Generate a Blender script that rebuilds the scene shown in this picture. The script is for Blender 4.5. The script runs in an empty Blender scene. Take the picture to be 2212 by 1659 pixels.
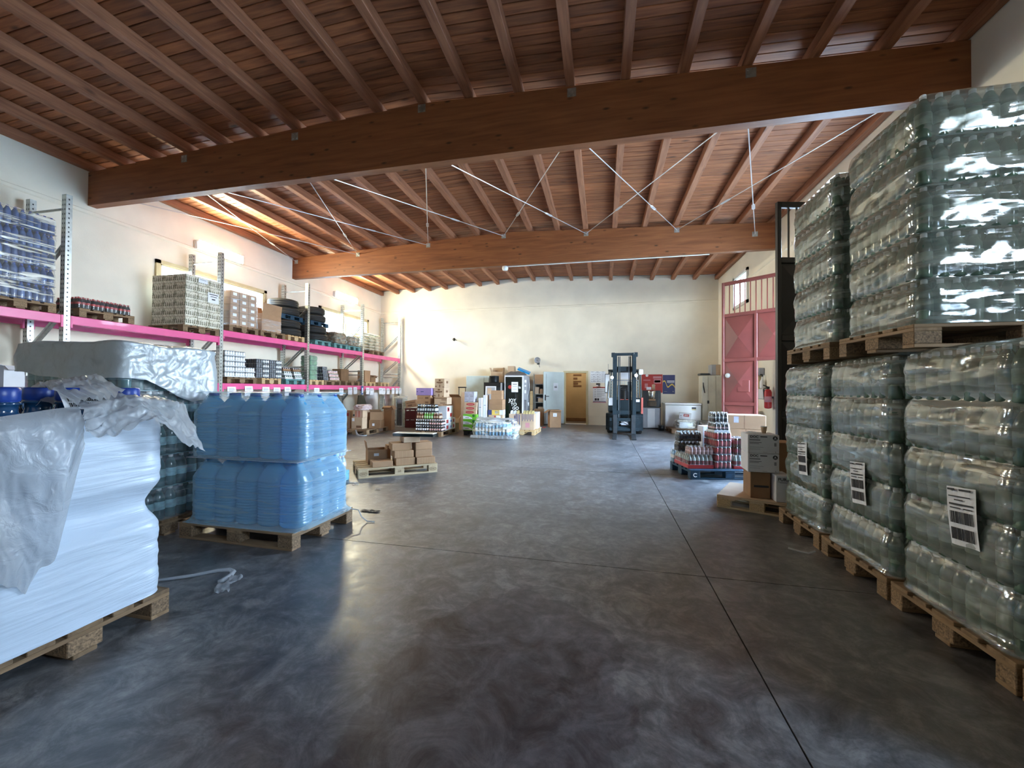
import bpy, bmesh, math, random
from math import sin, cos, pi, radians as rad
from mathutils import Vector, Matrix, noise
random.seed(11)
SC = bpy.context.scene
COL = SC.collection
# ------------------------------------------------------------------ camera (calibrated on the photograph's vanishing points)
FPX = 867.2
YAW, PIT, ROL = rad(12.738), rad(0.742), rad(0.4255)
EYE = Vector((0, 0, 1.35))
F_ = Vector((-sin(YAW)*cos(PIT), cos(YAW)*cos(PIT), sin(PIT)))
R_ = Vector((cos(YAW), sin(YAW), 0)); U_ = R_.cross(F_)
R2 = R_*cos(ROL) + U_*sin(ROL); U2 = -R_*sin(ROL) + U_*cos(ROL)
cam = bpy.data.objects.new('camera', bpy.data.cameras.new('camera')); COL.objects.link(cam)
m = Matrix((R2, U2, -F_)).transposed().to_4x4(); m.translation = EYE
cam.matrix_world = m
cam.data.sensor_fit = 'HORIZONTAL'; cam.data.sensor_width = 36.0; cam.data.lens = FPX/2212*36
cam.data.clip_start = 0.05; cam.data.clip_end = 300
SC.camera = cam
# ------------------------------------------------------------------ view, world, daylight
SC.view_settings.view_transform = 'Standard'; SC.view_settings.look = 'None'
SC.view_settings.gamma = 1.0; SC.view_settings.use_curve_mapping = False
SC.view_settings.exposure = 2.85
LAMP_W = 36.0
W = bpy.data.worlds.new('sky'); SC.world = W; W.use_nodes = True
wn = W.node_tree; wn.nodes.clear()
wo = wn.nodes.new('ShaderNodeOutputWorld'); wb = wn.nodes.new('ShaderNodeBackground')
wt = wn.nodes.new('ShaderNodeTexCoord'); ws = wn.nodes.new('ShaderNodeSeparateXYZ'); wr = wn.nodes.new('ShaderNodeValToRGB')
wn.links.new(wt.outputs['Generated'], ws.inputs[0]); wn.links.new(ws.outputs['Z'], wr.inputs[0])
wr.color_ramp.elements[0].position = 0.0; wr.color_ramp.elements[0].color = (0.74, 0.88, 1.0, 1)
wr.color_ramp.elements[1].position = 0.6; wr.color_ramp.elements[1].color = (0.36, 0.62, 1.0, 1)
wn.links.new(wr.outputs[0], wb.inputs[0]); wb.inputs[1].default_value = 9.2
wn.links.new(wb.outputs[0], wo.inputs[0])
sun = bpy.data.lights.new('sun', 'SUN'); sun.energy = 6.0; sun.angle = rad(22); sun.color = (1.0, .86, .60)
so_ = bpy.data.objects.new('sun', sun); COL.objects.link(so_); so_.rotation_euler = Vector((.62, .52, -.59)).to_track_quat('-Z', 'Y').to_euler()
def portal(name, loc, sx, sy, rot):                       # marks an opening for the sky's light, gives off nothing itself
    l = bpy.data.lights.new(name, 'AREA'); l.shape = 'RECTANGLE'; l.size = sx; l.size_y = sy
    l.cycles.is_portal = True
    o = bpy.data.objects.new(name, l); COL.objects.link(o); o.location = loc; o.rotation_euler = rot
    return o
XL, XR, YB, YF = -9.45, 4.07, 15.77, -3.2
GY0, GY1, GZ = 6.70, 9.80, 4.05                            # gateway in the right wall
NY0, NY1, NZ0, NZ1 = -0.30, 0.60, 2.0, 3.5                # wide high window beside the camera
portal('gateway_portal', (XR+.25, (GY0+GY1)/2, GZ/2), GZ, GY1-GY0, (0, rad(90), 0))
portal('gateway_portal', (XR+.25, (NY0+NY1)/2, (NZ0+NZ1)/2), NZ1-NZ0, NY1-NY0, (0, rad(90), 0))
portal('window_portal', (XR+.25, 13.3, 4.4), .9, 1.2, (0, rad(90), 0))
portal('window_portal', (XL-.25, 8.15, 3.65), .8, 2.7, (0, rad(-90), 0))
portal('window_portal', (XL-.25, 13.3, 3.65), .8, 2.7, (0, rad(-90), 0))
# ------------------------------------------------------------------ measuring helpers: a pixel of the survey turned into a point of the room
def ray(u, v): return F_ + R2*((u-1106)/FPX) - U2*((v-829.5)/FPX)
def onz(u, v, z=0.0):
    d = ray(u, v); return EYE + d*((z-EYE.z)/d.z)
def onx(u, v, x):
    d = ray(u, v); return EYE + d*(x/d.x)
def ony(u, v, y):
    d = ray(u, v); return EYE + d*(y/d.y)
def rect(u0, v0, u1, v1, y):                               # -> x0, x1, z0, z1 on the plane Y = y
    a = ony((u0+u1)/2, v0, y); b = ony((u0+u1)/2, v1, y)
    return ony(u0, (v0+v1)/2, y).x, ony(u1, (v0+v1)/2, y).x, b.z, a.z
# ------------------------------------------------------------------ mesh builder
class MB:
    def __init__(s): s.v = []; s.f = []; s.m = []; s.M = Matrix(); s.need = False
    def at(s, loc=(0, 0, 0), rz=0.0, rx=0.0, ry=0.0):
        s.M = Matrix.Translation(loc) @ Matrix.Rotation(rz, 4, 'Z') @ Matrix.Rotation(ry, 4, 'Y') @ Matrix.Rotation(rx, 4, 'X'); return s
    def add(s, vs, fs, m=0):
        n = len(s.v); s.v += [s.M @ Vector(p) for p in vs]
        s.f += [tuple(i+n for i in f) for f in fs]; s.m += [m]*len(fs); return s
    def box(s, x0, y0, z0, x1, y1, z1, m=0, b=0.0):
        if x1 < x0: x0, x1 = x1, x0
        if y1 < y0: y0, y1 = y1, y0
        if z1 < z0: z0, z1 = z1, z0
        b = min(b, (x1-x0)*.45, (y1-y0)*.45, (z1-z0)*.45)
        if b <= 0:
            return s.add([(x0,y0,z0),(x1,y0,z0),(x1,y1,z0),(x0,y1,z0),(x0,y0,z1),(x1,y0,z1),(x1,y1,z1),(x0,y1,z1)],
                         [(0,3,2,1),(4,5,6,7),(0,1,5,4),(1,2,6,5),(2,3,7,6),(3,0,4,7)], m)
        s.need = True; vs = []; fs = []; idx = {}
        for ix, X in ((0, x0), (1, x1)):
            for iy, Y in ((0, y0), (1, y1)):
                for iz, Z in ((0, z0), (1, z1)):
                    dx = b if ix == 0 else -b; dy = b if iy == 0 else -b; dz = b if iz == 0 else -b
                    for ax, p in (('x', (X, Y+dy, Z+dz)), ('y', (X+dx, Y, Z+dz)), ('z', (X+dx, Y+dy, Z))):
                        idx[ix, iy, iz, ax] = len(vs); vs.append(p)
        g = lambda *k: idx[k]
        fs += [(g(0,0,0,'x'),g(0,0,1,'x'),g(0,1,1,'x'),g(0,1,0,'x')),(g(1,0,0,'x'),g(1,1,0,'x'),g(1,1,1,'x'),g(1,0,1,'x')),
               (g(0,0,0,'y'),g(1,0,0,'y'),g(1,0,1,'y'),g(0,0,1,'y')),(g(0,1,0,'y'),g(0,1,1,'y'),g(1,1,1,'y'),g(1,1,0,'y')),
               (g(0,0,0,'z'),g(0,1,0,'z'),g(1,1,0,'z'),g(1,0,0,'z')),(g(0,0,1,'z'),g(1,0,1,'z'),g(1,1,1,'z'),g(0,1,1,'z'))]
        for a in (0, 1):
            for c in (0, 1):
                fs += [(g(a,c,0,'x'),g(a,c,1,'x'),g(a,c,1,'y'),g(a,c,0,'y')) if a != c else (g(a,c,0,'y'),g(a,c,1,'y'),g(a,c,1,'x'),g(a,c,0,'x')),
                       (g(a,0,c,'x'),g(a,1,c,'x'),g(a,1,c,'z'),g(a,0,c,'z')) if a == c else (g(a,0,c,'z'),g(a,1,c,'z'),g(a,1,c,'x'),g(a,0,c,'x')),
                       (g(0,a,c,'y'),g(1,a,c,'y'),g(1,a,c,'z'),g(0,a,c,'z')) if a != c else (g(0,a,c,'z'),g(1,a,c,'z'),g(1,a,c,'y'),g(0,a,c,'y'))]
                for e in (0, 1):
                    t = (g(a,c,e,'x'), g(a,c,e,'y'), g(a,c,e,'z'))
                    fs.append(t if (a+c+e) % 2 == 1 else t[::-1])
        return s.add(vs, fs, m)
    def bc(s, cx, cy, z0, sx, sy, sz, m=0, b=0.0): return s.box(cx-sx/2, cy-sy/2, z0, cx+sx/2, cy+sy/2, z0+sz, m, b)
    def lathe(s, prof, n=16, m=0, ms=None, c=(0, 0, 0)):
        vs = []; fs = []; mm = []
        for r, z in prof:
            vs += [(c[0]+r*cos(2*pi*k/n), c[1]+r*sin(2*pi*k/n), c[2]+z) for k in range(n)]
        for i in range(len(prof)-1):
            for k in range(n):
                fs.append((i*n+k, i*n+(k+1) % n, (i+1)*n+(k+1) % n, (i+1)*n+k)); mm.append(ms[i] if ms else m)
        if prof[0][0] > 1e-5: fs.append(tuple(range(n))[::-1]); mm.append(mm[0])
        if prof[-1][0] > 1e-5: fs.append(tuple((len(prof)-1)*n+k for k in range(n))); mm.append(mm[-2] if len(mm) > 1 else m)
        k0 = len(s.m); s.add(vs, fs, m); s.m[k0:] = mm; return s
    def tube(s, pts, r, n=8, m=0, cap=True):
        pts = [Vector(p) for p in pts]; vs = []; fs = []
        for i, p in enumerate(pts):
            d = (pts[min(i+1, len(pts)-1)] - pts[max(i-1, 0)]).normalized()
            a = d.cross(Vector((0, 0, 1)) if abs(d.z) < .9 else Vector((1, 0, 0))).normalized(); b = d.cross(a)
            rr = r[i] if isinstance(r, (list, tuple)) else r
            vs += [p + a*(rr*cos(2*pi*k/n)) + b*(rr*sin(2*pi*k/n)) for k in range(n)]
        for i in range(len(pts)-1):
            fs += [(i*n+k, (i+1)*n+k, (i+1)*n+(k+1) % n, i*n+(k+1) % n) for k in range(n)]
        if cap: fs += [tuple(range(n)), tuple((len(pts)-1)*n+k for k in range(n))[::-1]]
        return s.add(vs, fs, m)
    def prism(s, poly, a0, a1, axis='y', m=0):             # polygon in the other two axes, extruded along axis
        def P(p, a): return {'y': (p[0], a, p[1]), 'x': (a, p[0], p[1]), 'z': (p[0], p[1], a)}[axis]
        n = len(poly); vs = [P(p, a0) for p in poly] + [P(p, a1) for p in poly]
        fs = [tuple(range(n)), tuple(range(n, 2*n))[::-1]] + [(i, i+n, (i+1) % n+n, (i+1) % n) for i in range(n)]
        return s.add(vs, fs, m)
    def grid(s, fn, nu, nv, m=0, wrap=False):
        vs = [fn(i/nu if not wrap else i/nu, j/nv) for j in range(nv+1) for i in range(nu+(0 if wrap else 1))]
        w = nu if wrap else nu+1; fs = []
        for j in range(nv):
            for i in range(nu):
                a = j*w+i; b = j*w+(i+1) % w if wrap else a+1
                fs.append((a, b, b+w, a+w))
        return s.add(vs, fs, m)
    def strip(s, path, w, up=(0, 0, 1), m=0):
        vs = []; up = Vector(up)
        pts = [Vector(p) for p in path]
        for i, p in enumerate(pts):
            d = (pts[min(i+1, len(pts)-1)] - pts[max(i-1, 0)]).normalized(); a = d.cross(up).normalized()*w/2
            vs += [p-a, p+a]
        return s.add(vs, [(2*i, 2*i+1, 2*i+3, 2*i+2) for i in range(len(pts)-1)], m)
    def mesh(s, name, mats, smooth=False, fix=False):
        me = bpy.data.meshes.new(name); me.from_pydata([tuple(v) for v in s.v], [], s.f)
        for mt in (mats if isinstance(mats, (list, tuple)) else [mats]): me.materials.append(mt)
        for p, k in zip(me.polygons, s.m): p.material_index = k; p.use_smooth = bool(smooth)
        if fix or s.need:
            bm = bmesh.new(); bm.from_mesh(me); bmesh.ops.recalc_face_normals(bm, faces=bm.faces); bm.to_mesh(me); bm.free()
        me.update(); return me
def link(name, me, parent=None, loc=(0, 0, 0), rot=(0, 0, 0), scale=None):
    o = bpy.data.objects.new(name, me); COL.objects.link(o); o.location = loc; o.rotation_euler = rot
    if scale: o.scale = scale
    if parent: o.parent = parent
    return o
def part(name, mb, mats, parent=None, smooth=False, loc=(0, 0, 0), rot=(0, 0, 0), kind=None, label=None, fix=False):
    o = link(name, mb.mesh(name, mats, smooth, fix), parent, loc, rot)
    if kind: o['kind'] = kind
    if label: o['label'] = label
    return o
def tag(o, label, cat, group=None):
    o['label'] = label; o['category'] = cat
    if group: o['group'] = group
    return o
def thing(name, label, cat, loc=(0, 0, 0), rz=0.0, group=None):
    return tag(link(name, None, None, loc, (0, 0, rz)), label, cat, group)
def struct(name, mb=None, mats=None, smooth=False, loc=(0, 0, 0)):
    o = part(name, mb, mats, None, smooth, loc) if mb else link(name, None, None, loc)
    o['kind'] = 'structure'; return o
def kids(o): return [c for c in bpy.data.objects if c.parent == o]
def dup(root, loc, rz=0.0, label=None, group=None, ch=None, rot=None):
    r = root.copy(); COL.objects.link(r); r.location = loc; r.rotation_euler = rot or (0, 0, rz)
    if label: r['label'] = label
    if group: r['group'] = group
    for c0 in (ch if ch is not None else TREE[root.name]):
        c = c0.copy(); COL.objects.link(c); c.parent = r
        for g0 in TREE.get(c0.name, ()):
            g = g0.copy(); COL.objects.link(g); g.parent = c
    return r
TREE = {}
def proto(root):                                          # remember a thing's parts once, so that copies are cheap
    TREE[root.name] = list(root.children)
    for c in root.children: TREE[c.name] = list(c.children)
    return root
class Once:                                               # first call moves the thing itself, later calls copy it
    def __init__(s, make): s.make = make; s.o = None
    def __call__(s, loc, rz=0.0, label=None, group=None, rot=None):
        if s.o is None:
            s.o = proto(s.make()); s.o.location = loc; s.o.rotation_euler = rot or (0, 0, rz)
            if label: s.o['label'] = label
            if group: s.o['group'] = group
            return s.o
        return dup(s.o, loc, rz, label, group, rot=rot)
def text(body, size, mat, parent, loc, rot=(pi/2, 0, 0), align='CENTER', name='lettering', bold=0.0, spacing=1.0):
    cu = bpy.data.curves.new(name, 'FONT'); cu.body = body; cu.size = size; cu.align_x = align; cu.align_y = 'CENTER'
    cu.extrude = 0.0006; cu.offset = bold; cu.space_line = .85; cu.space_character = spacing; cu.resolution_u = 3
    cu.materials.append(mat)
    o = bpy.data.objects.new(name, cu); COL.objects.link(o); o.parent = parent; o.location = loc; o.rotation_euler = rot
    return o
# ------------------------------------------------------------------ materials
def nt(name):
    mt = bpy.data.materials.new(name); mt.use_nodes = True; t = mt.node_tree; t.nodes.clear()
    out = t.nodes.new('ShaderNodeOutputMaterial'); return mt, t, out
def N(t, kind, **kw):
    n = t.nodes.new('ShaderNode'+kind)
    for k, v in kw.items():
        if k in n.inputs: n.inputs[k].default_value = v
        else: setattr(n, k, v)
    return n
def mixrgb(t, fac, a, b, mode='MIX'):
    n = t.nodes.new('ShaderNodeMix'); n.data_type = 'RGBA'; n.blend_type = mode
    for s, k in ((fac, 0), (a, 6), (b, 7)):
        if hasattr(s, 'links'): t.links.new(s, n.inputs[k])
        elif k == 0: n.inputs[0].default_value = s
        else: n.inputs[k].default_value = (*s, 1) if len(s) == 3 else s
    return n.outputs[2]
def ramp(t, fac, stops):
    r = t.nodes.new('ShaderNodeValToRGB'); t.links.new(fac, r.inputs[0]); e = r.color_ramp.elements
    while len(e) < len(stops): e.new(.5)
    for k, (p, c) in enumerate(stops): e[k].position = p; e[k].color = (*c, 1) if len(c) == 3 else c
    return r.outputs[0]
def coords(t, scale=(1, 1, 1), obj=True, rnd=True):
    tc = N(t, 'TexCoord'); mp = N(t, 'Mapping'); mp.inputs['Scale'].default_value = scale
    t.links.new(tc.outputs['Object'], mp.inputs[0])
    if rnd:
        oi = N(t, 'ObjectInfo'); v = N(t, 'VectorMath', operation='SCALE'); v.inputs[0].default_value = (37, 91, 53)
        t.links.new(oi.outputs['Random'], v.inputs['Scale']); t.links.new(v.outputs[0], mp.inputs['Location'])
    return mp.outputs[0]
def pm(name, col, rough=.5, metal=0.0, var=.12, scale=6.0, bump=0.0, bscale=None, spec=.5, coat=0.0, stretch=(1, 1, 1), emit=None, es=0.0, rnd=.0, trans=0.0):
    mt, t, out = nt(name); b = N(t, 'BsdfPrincipled', Roughness=rough, Metallic=metal)
    b.inputs['Specular IOR Level'].default_value = spec; b.inputs['Coat Weight'].default_value = coat
    if trans: b.inputs['Transmission Weight'].default_value = trans
    co = coords(t, stretch); n = N(t, 'TexNoise', Scale=scale, Detail=4.0); t.links.new(co, n.inputs['Vector'])
    lo = tuple(max(0, c*(1-var*1.6)) for c in col); hi = tuple(min(1, c*(1+var)) for c in col)
    c = ramp(t, n.outputs['Fac'], [(.3, lo), (.7, hi)])
    if rnd:
        oi = N(t, 'ObjectInfo'); hs = N(t, 'HueSaturation'); mr = N(t, 'MapRange'); mr.inputs[3].default_value = 1-rnd; mr.inputs[4].default_value = 1+rnd
        t.links.new(oi.outputs['Random'], mr.inputs[0]); t.links.new(mr.outputs[0], hs.inputs['Value']); t.links.new(c, hs.inputs['Color']); c = hs.outputs[0]
    t.links.new(c, b.inputs['Base Color'])
    if bump:
        n2 = N(t, 'TexNoise', Scale=bscale or scale*4, Detail=3.0); t.links.new(co, n2.inputs['Vector'])
        bp = N(t, 'Bump', Strength=bump, Distance=.01); t.links.new(n2.outputs['Fac'], bp.inputs['Height']); t.links.new(bp.outputs[0], b.inputs['Normal'])
    if emit: b.inputs['Emission Color'].default_value = (*emit, 1); b.inputs['Emission Strength'].default_value = es
    t.links.new(b.outputs[0], out.inputs[0]); return mt
def wood(name, col, dark, axis='x', rough=.6, knots=.5, rnd=.18, gs=7.0, kscale=2.2):
    st = {'x': (1, 12, 12), 'y': (12, 1, 12), 'z': (12, 12, 1)}[axis]; ks = {'x': (1, 2.6, 2.6), 'y': (2.6, 1, 2.6), 'z': (2.6, 2.6, 1)}[axis]
    mt, t, out = nt(name); b = N(t, 'BsdfPrincipled', Roughness=rough)
    co = coords(t, st); n = N(t, 'TexNoise', Scale=gs/4, Detail=6.0, Distortion=.6); t.links.new(co, n.inputs['Vector'])
    c = ramp(t, n.outputs['Fac'], [(.28, dark), (.72, col)])
    if knots:
        ck = coords(t, ks); vo = N(t, 'TexVoronoi', Scale=kscale); t.links.new(ck, vo.inputs['Vector'])
        kf = ramp(t, vo.outputs['Distance'], [(.05, (knots,)*3), (.15, (0, 0, 0))])
        c = mixrgb(t, kf, c, tuple(x*.25 for x in dark))
    oi = N(t, 'ObjectInfo'); hs = N(t, 'HueSaturation'); mr = N(t, 'MapRange'); mr.inputs[3].default_value = 1-rnd; mr.inputs[4].default_value = 1+rnd
    t.links.new(oi.outputs['Random'], mr.inputs[0]); t.links.new(mr.outputs[0], hs.inputs['Value']); t.links.new(c, hs.inputs['Color'])
    t.links.new(hs.outputs[0], b.inputs['Base Color'])
    bp = N(t, 'Bump', Strength=.25, Distance=.004); t.links.new(n.outputs['Fac'], bp.inputs['Height']); t.links.new(bp.outputs[0], b.inputs['Normal'])
    t.links.new(b.outputs[0], out.inputs[0]); return mt
def film(name, base=.12, streak=.5, col=(.9, .95, .95), rough=.12, ss=(3, 3, 26), bump=.5, lo=.5, hi=.75, tint=(1, 1, 1), rim=.5, spec=.8):
    mt, t, out = nt(name); tr = N(t, 'BsdfTransparent'); tr.inputs[0].default_value = (*tint, 1)
    b = N(t, 'BsdfPrincipled', Roughness=rough); b.inputs['Base Color'].default_value = (*col, 1); b.inputs['Specular IOR Level'].default_value = spec
    if spec > .9: b.inputs['Coat Weight'].default_value = 1.0; b.inputs['Coat Roughness'].default_value = .05; b.inputs['Coat IOR'].default_value = 1.9
    co = coords(t, ss); n = N(t, 'TexNoise', Scale=1.0, Detail=5.0, Distortion=.8); t.links.new(co, n.inputs['Vector'])
    s = ramp(t, n.outputs['Fac'], [(lo, (0, 0, 0)), (hi, (streak,)*3)])
    lw = N(t, 'LayerWeight', Blend=.25); mu = N(t, 'Math', operation='MULTIPLY'); mu.inputs[1].default_value = rim; t.links.new(lw.outputs['Facing'], mu.inputs[0])
    a1 = N(t, 'Math', operation='ADD'); t.links.new(s, a1.inputs[0]); t.links.new(mu.outputs[0], a1.inputs[1])
    a2 = N(t, 'Math', operation='ADD', use_clamp=True); a2.inputs[1].default_value = base; t.links.new(a1.outputs[0], a2.inputs[0])
    bp = N(t, 'Bump', Strength=bump, Distance=.02); t.links.new(n.outputs['Fac'], bp.inputs['Height']); t.links.new(bp.outputs[0], b.inputs['Normal'])
    mx = N(t, 'MixShader'); t.links.new(a2.outputs[0], mx.inputs[0]); t.links.new(tr.outputs[0], mx.inputs[1]); t.links.new(b.outputs[0], mx.inputs[2])
    t.links.new(mx.outputs[0], out.inputs[0]); return mt
def sheet(name, col, transl=.35, rough=.3, bump=.6, bscale=9.0, stretch=(1, 1, 1), alpha=1.0, spec=.5):      # opaque plastic sheet that lets some light through
    mt, t, out = nt(name); b = N(t, 'BsdfPrincipled', Roughness=rough); b.inputs['Base Color'].default_value = (*col, 1); b.inputs['Specular IOR Level'].default_value = spec
    co = coords(t, stretch); n = N(t, 'TexNoise', Scale=bscale, Detail=5.0, Distortion=1.2); t.links.new(co, n.inputs['Vector'])
    bp = N(t, 'Bump', Strength=bump, Distance=.02); t.links.new(n.outputs['Fac'], bp.inputs['Height']); t.links.new(bp.outputs[0], b.inputs['Normal'])
    tl = N(t, 'BsdfTranslucent'); tl.inputs[0].default_value = (*col, 1)
    mx = N(t, 'MixShader'); mx.inputs[0].default_value = transl; t.links.new(b.outputs[0], mx.inputs[1]); t.links.new(tl.outputs[0], mx.inputs[2])
    o = mx.outputs[0]
    if alpha < 1:
        tr = N(t, 'BsdfTransparent'); m2 = N(t, 'MixShader'); m2.inputs[0].default_value = alpha; t.links.new(tr.outputs[0], m2.inputs[1]); t.links.new(o, m2.inputs[2]); o = m2.outputs[0]
    t.links.new(o, out.inputs[0]); return mt
def emitter(name, col, s):
    mt, t, out = nt(name); e = N(t, 'Emission', Strength=s); e.inputs[0].default_value = (*col, 1); t.links.new(e.outputs[0], out.inputs[0]); return mt
M = {}
M['wall'] = pm('wall_plaster', (.82, .755, .625), .85, var=.05, scale=1.3, bump=.12, bscale=40)
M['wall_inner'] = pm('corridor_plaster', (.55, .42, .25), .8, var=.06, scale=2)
M['white_trim'] = pm('white_paint', (.75, .74, .70), .5, var=.04)
M['deck'] = wood('roof_plank_wood', (.42, .150, .056), (.17, .054, .022), 'x', .6, .75, .22, 7, 1.6)
M['purlin'] = wood('purlin_wood', (.40, .165, .080), (.21, .078, .036), 'y', .6, .6, .12, 7, 1.6)
M['glulam'] = wood('glulam_wood', (.33, .118, .042), (.19, .060, .021), 'x', .5, .9, .05, 5, 2.4)
M['steel'] = pm('galvanised_steel', (.55, .58, .56), .35, .85, .15, 12)
M['dark_steel'] = pm('dark_steel', (.04, .045, .05), .4, .3, .2, 8)
M['rod'] = pm('rod_steel', (.62, .6, .58), .35, .6, .05)
M['pink'] = pm('pink_beam_paint', (.78, .105, .29), .35, var=.06, scale=3, coat=.2)
M['frame_tan'] = pm('window_frame_paint', (.55, .47, .28), .5, var=.06)
M['shaded_gate'] = pm('shaded_gate_paint', (.010, .010, .012), .4, var=.2, scale=2.5)  # near leaf stands backlit; its shade is put into this near-black colour
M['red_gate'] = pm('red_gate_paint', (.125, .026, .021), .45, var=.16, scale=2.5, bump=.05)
M['pal'] = wood('pallet_wood', (.29, .185, .10), (.15, .09, .045), 'x', .75, .5, .22, 7, 3)
M['pal_y'] = wood('pallet_wood_cross', (.29, .185, .10), (.15, .09, .045), 'y', .75, .5, .22, 7, 3)
M['pal_new'] = wood('new_pallet_wood', (.64, .44, .22), (.46, .29, .12), 'x', .7, .3, .1, 7, 3)
M['pal_new_y'] = wood('new_pallet_wood_cross', (.64, .44, .22), (.46, .29, .12), 'y', .7, .3, .1, 7, 3)
M['pal_pale'] = wood('pale_pallet_wood', (.58, .46, .30), (.42, .31, .18), 'x', .75, .3, .1, 7, 3)
M['pal_pale_y'] = wood('pale_pallet_wood_cross', (.58, .46, .30), (.42, .31, .18), 'y', .75, .3, .1, 7, 3)
M['chip'] = pm('chipboard', (.25, .16, .088), .8, var=.4, scale=90, bump=.4, bscale=120, rnd=.15)
M['chip_new'] = pm('new_chipboard', (.56, .40, .22), .8, var=.25, scale=90, bump=.3, bscale=120, rnd=.1)
M['pal_blue'] = pm('blue_pallet_paint', (.004, .042, .085), .6, var=.25, scale=14, bump=.2, rnd=.12)
M['pal_teal'] = pm('teal_pallet_paint', (.12, .28, .28), .6, var=.2, scale=14, rnd=.12)
M['pal_black'] = pm('black_plastic_pallet', (.012, .012, .014), .45, var=.2)
M['pal_cyan'] = pm('light_blue_pallet_paint', (.14, .38, .50), .6, var=.2, scale=14, rnd=.12)
M['kraft'] = pm('kraft_cardboard', (.37, .215, .115), .75, var=.07, scale=5, bump=.05, bscale=60, rnd=.08)
M['kraft_in'] = pm('kraft_cardboard_inside', (.28, .155, .075), .8, var=.08, scale=5)
M['kraft_pale'] = pm('pale_cardboard', (.50, .36, .24), .75, var=.06, scale=5, rnd=.06)
M['kraft_dark'] = pm('dark_cardboard', (.25, .14, .07), .8, var=.1, scale=5, rnd=.1)
M['white_card'] = pm('white_cardboard', (.66, .66, .68), .6, var=.04, scale=5, rnd=.05)
M['purple'] = pm('purple_cardboard', (.30, .21, .46), .6, var=.06)
M['green_card'] = pm('green_cardboard', (.17, .50, .035), .5, var=.08, rnd=.1)
M['tape'] = pm('brown_tape', (.50, .36, .20), .25, var=.04)
M['paper'] = pm('white_paper', (.80, .82, .86), .7, var=.02)
M['ink'] = pm('black_ink', (.025, .025, .03), .6, var=.05)
M['ink_grey'] = pm('grey_ink', (.25, .25, .27), .6, var=.05)
M['ink_brown'] = pm('brown_ink', (.16, .08, .04), .7, var=.05)
M['ink_red'] = pm('red_ink', (.42, .04, .035), .6, var=.05)
M['ink_blue'] = pm('blue_ink', (.05, .12, .36), .6, var=.05)
M['ink_navy'] = pm('navy_ink', (.045, .055, .16), .6, var=.1)
M['ink_white'] = pm('white_ink', (.82, .84, .84), .6, var=.02)
M['ink_yellow'] = pm('yellow_ink', (.75, .52, .10), .6, var=.05)
M['ink_pink'] = pm('pink_ink', (.55, .25, .27), .6, var=.05)
M['black'] = pm('black_plastic', (.012, .013, .015), .35, var=.1)
M['black_gloss'] = pm('black_gloss_panel', (.006, .010, .009), .12, var=.05, coat=.4)
M['rubber'] = pm('tyre_rubber', (.016, .015, .014), .7, var=.2, bump=.3, bscale=60)
M['white_enamel'] = pm('white_enamel', (.74, .75, .76), .25, var=.02, coat=.3)
M['grey_enamel'] = pm('grey_enamel', (.36, .37, .40), .35, var=.05)
M['fork_body'] = pm('forklift_dark_paint', (.010, .020, .026), .35, var=.15, coat=.2)
M['fork_mast'] = pm('mast_steel', (.016, .028, .036), .4, .25, .25, 10)
M['fork_red'] = pm('forklift_red_paint', (.70, .16, .13), .4, var=.08)
M['lamp_white'] = pm('lamp_housing', (.8, .8, .78), .4, var=.02)
M['tube'] = emitter('fluorescent_tube', (.92, 1.0, .80), 2.2)
M['glass_dark'] = pm('dark_glass', (.03, .035, .04), .08, var=.1)
# ================================================================== THE ROOM
EAVE, RIDGE, XM = 5.53, 5.82, (XL+XR)/2
def zdeck(x): return EAVE + (RIDGE-EAVE)*(1-abs(x-XM)/((XR-XL)/2))
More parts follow.
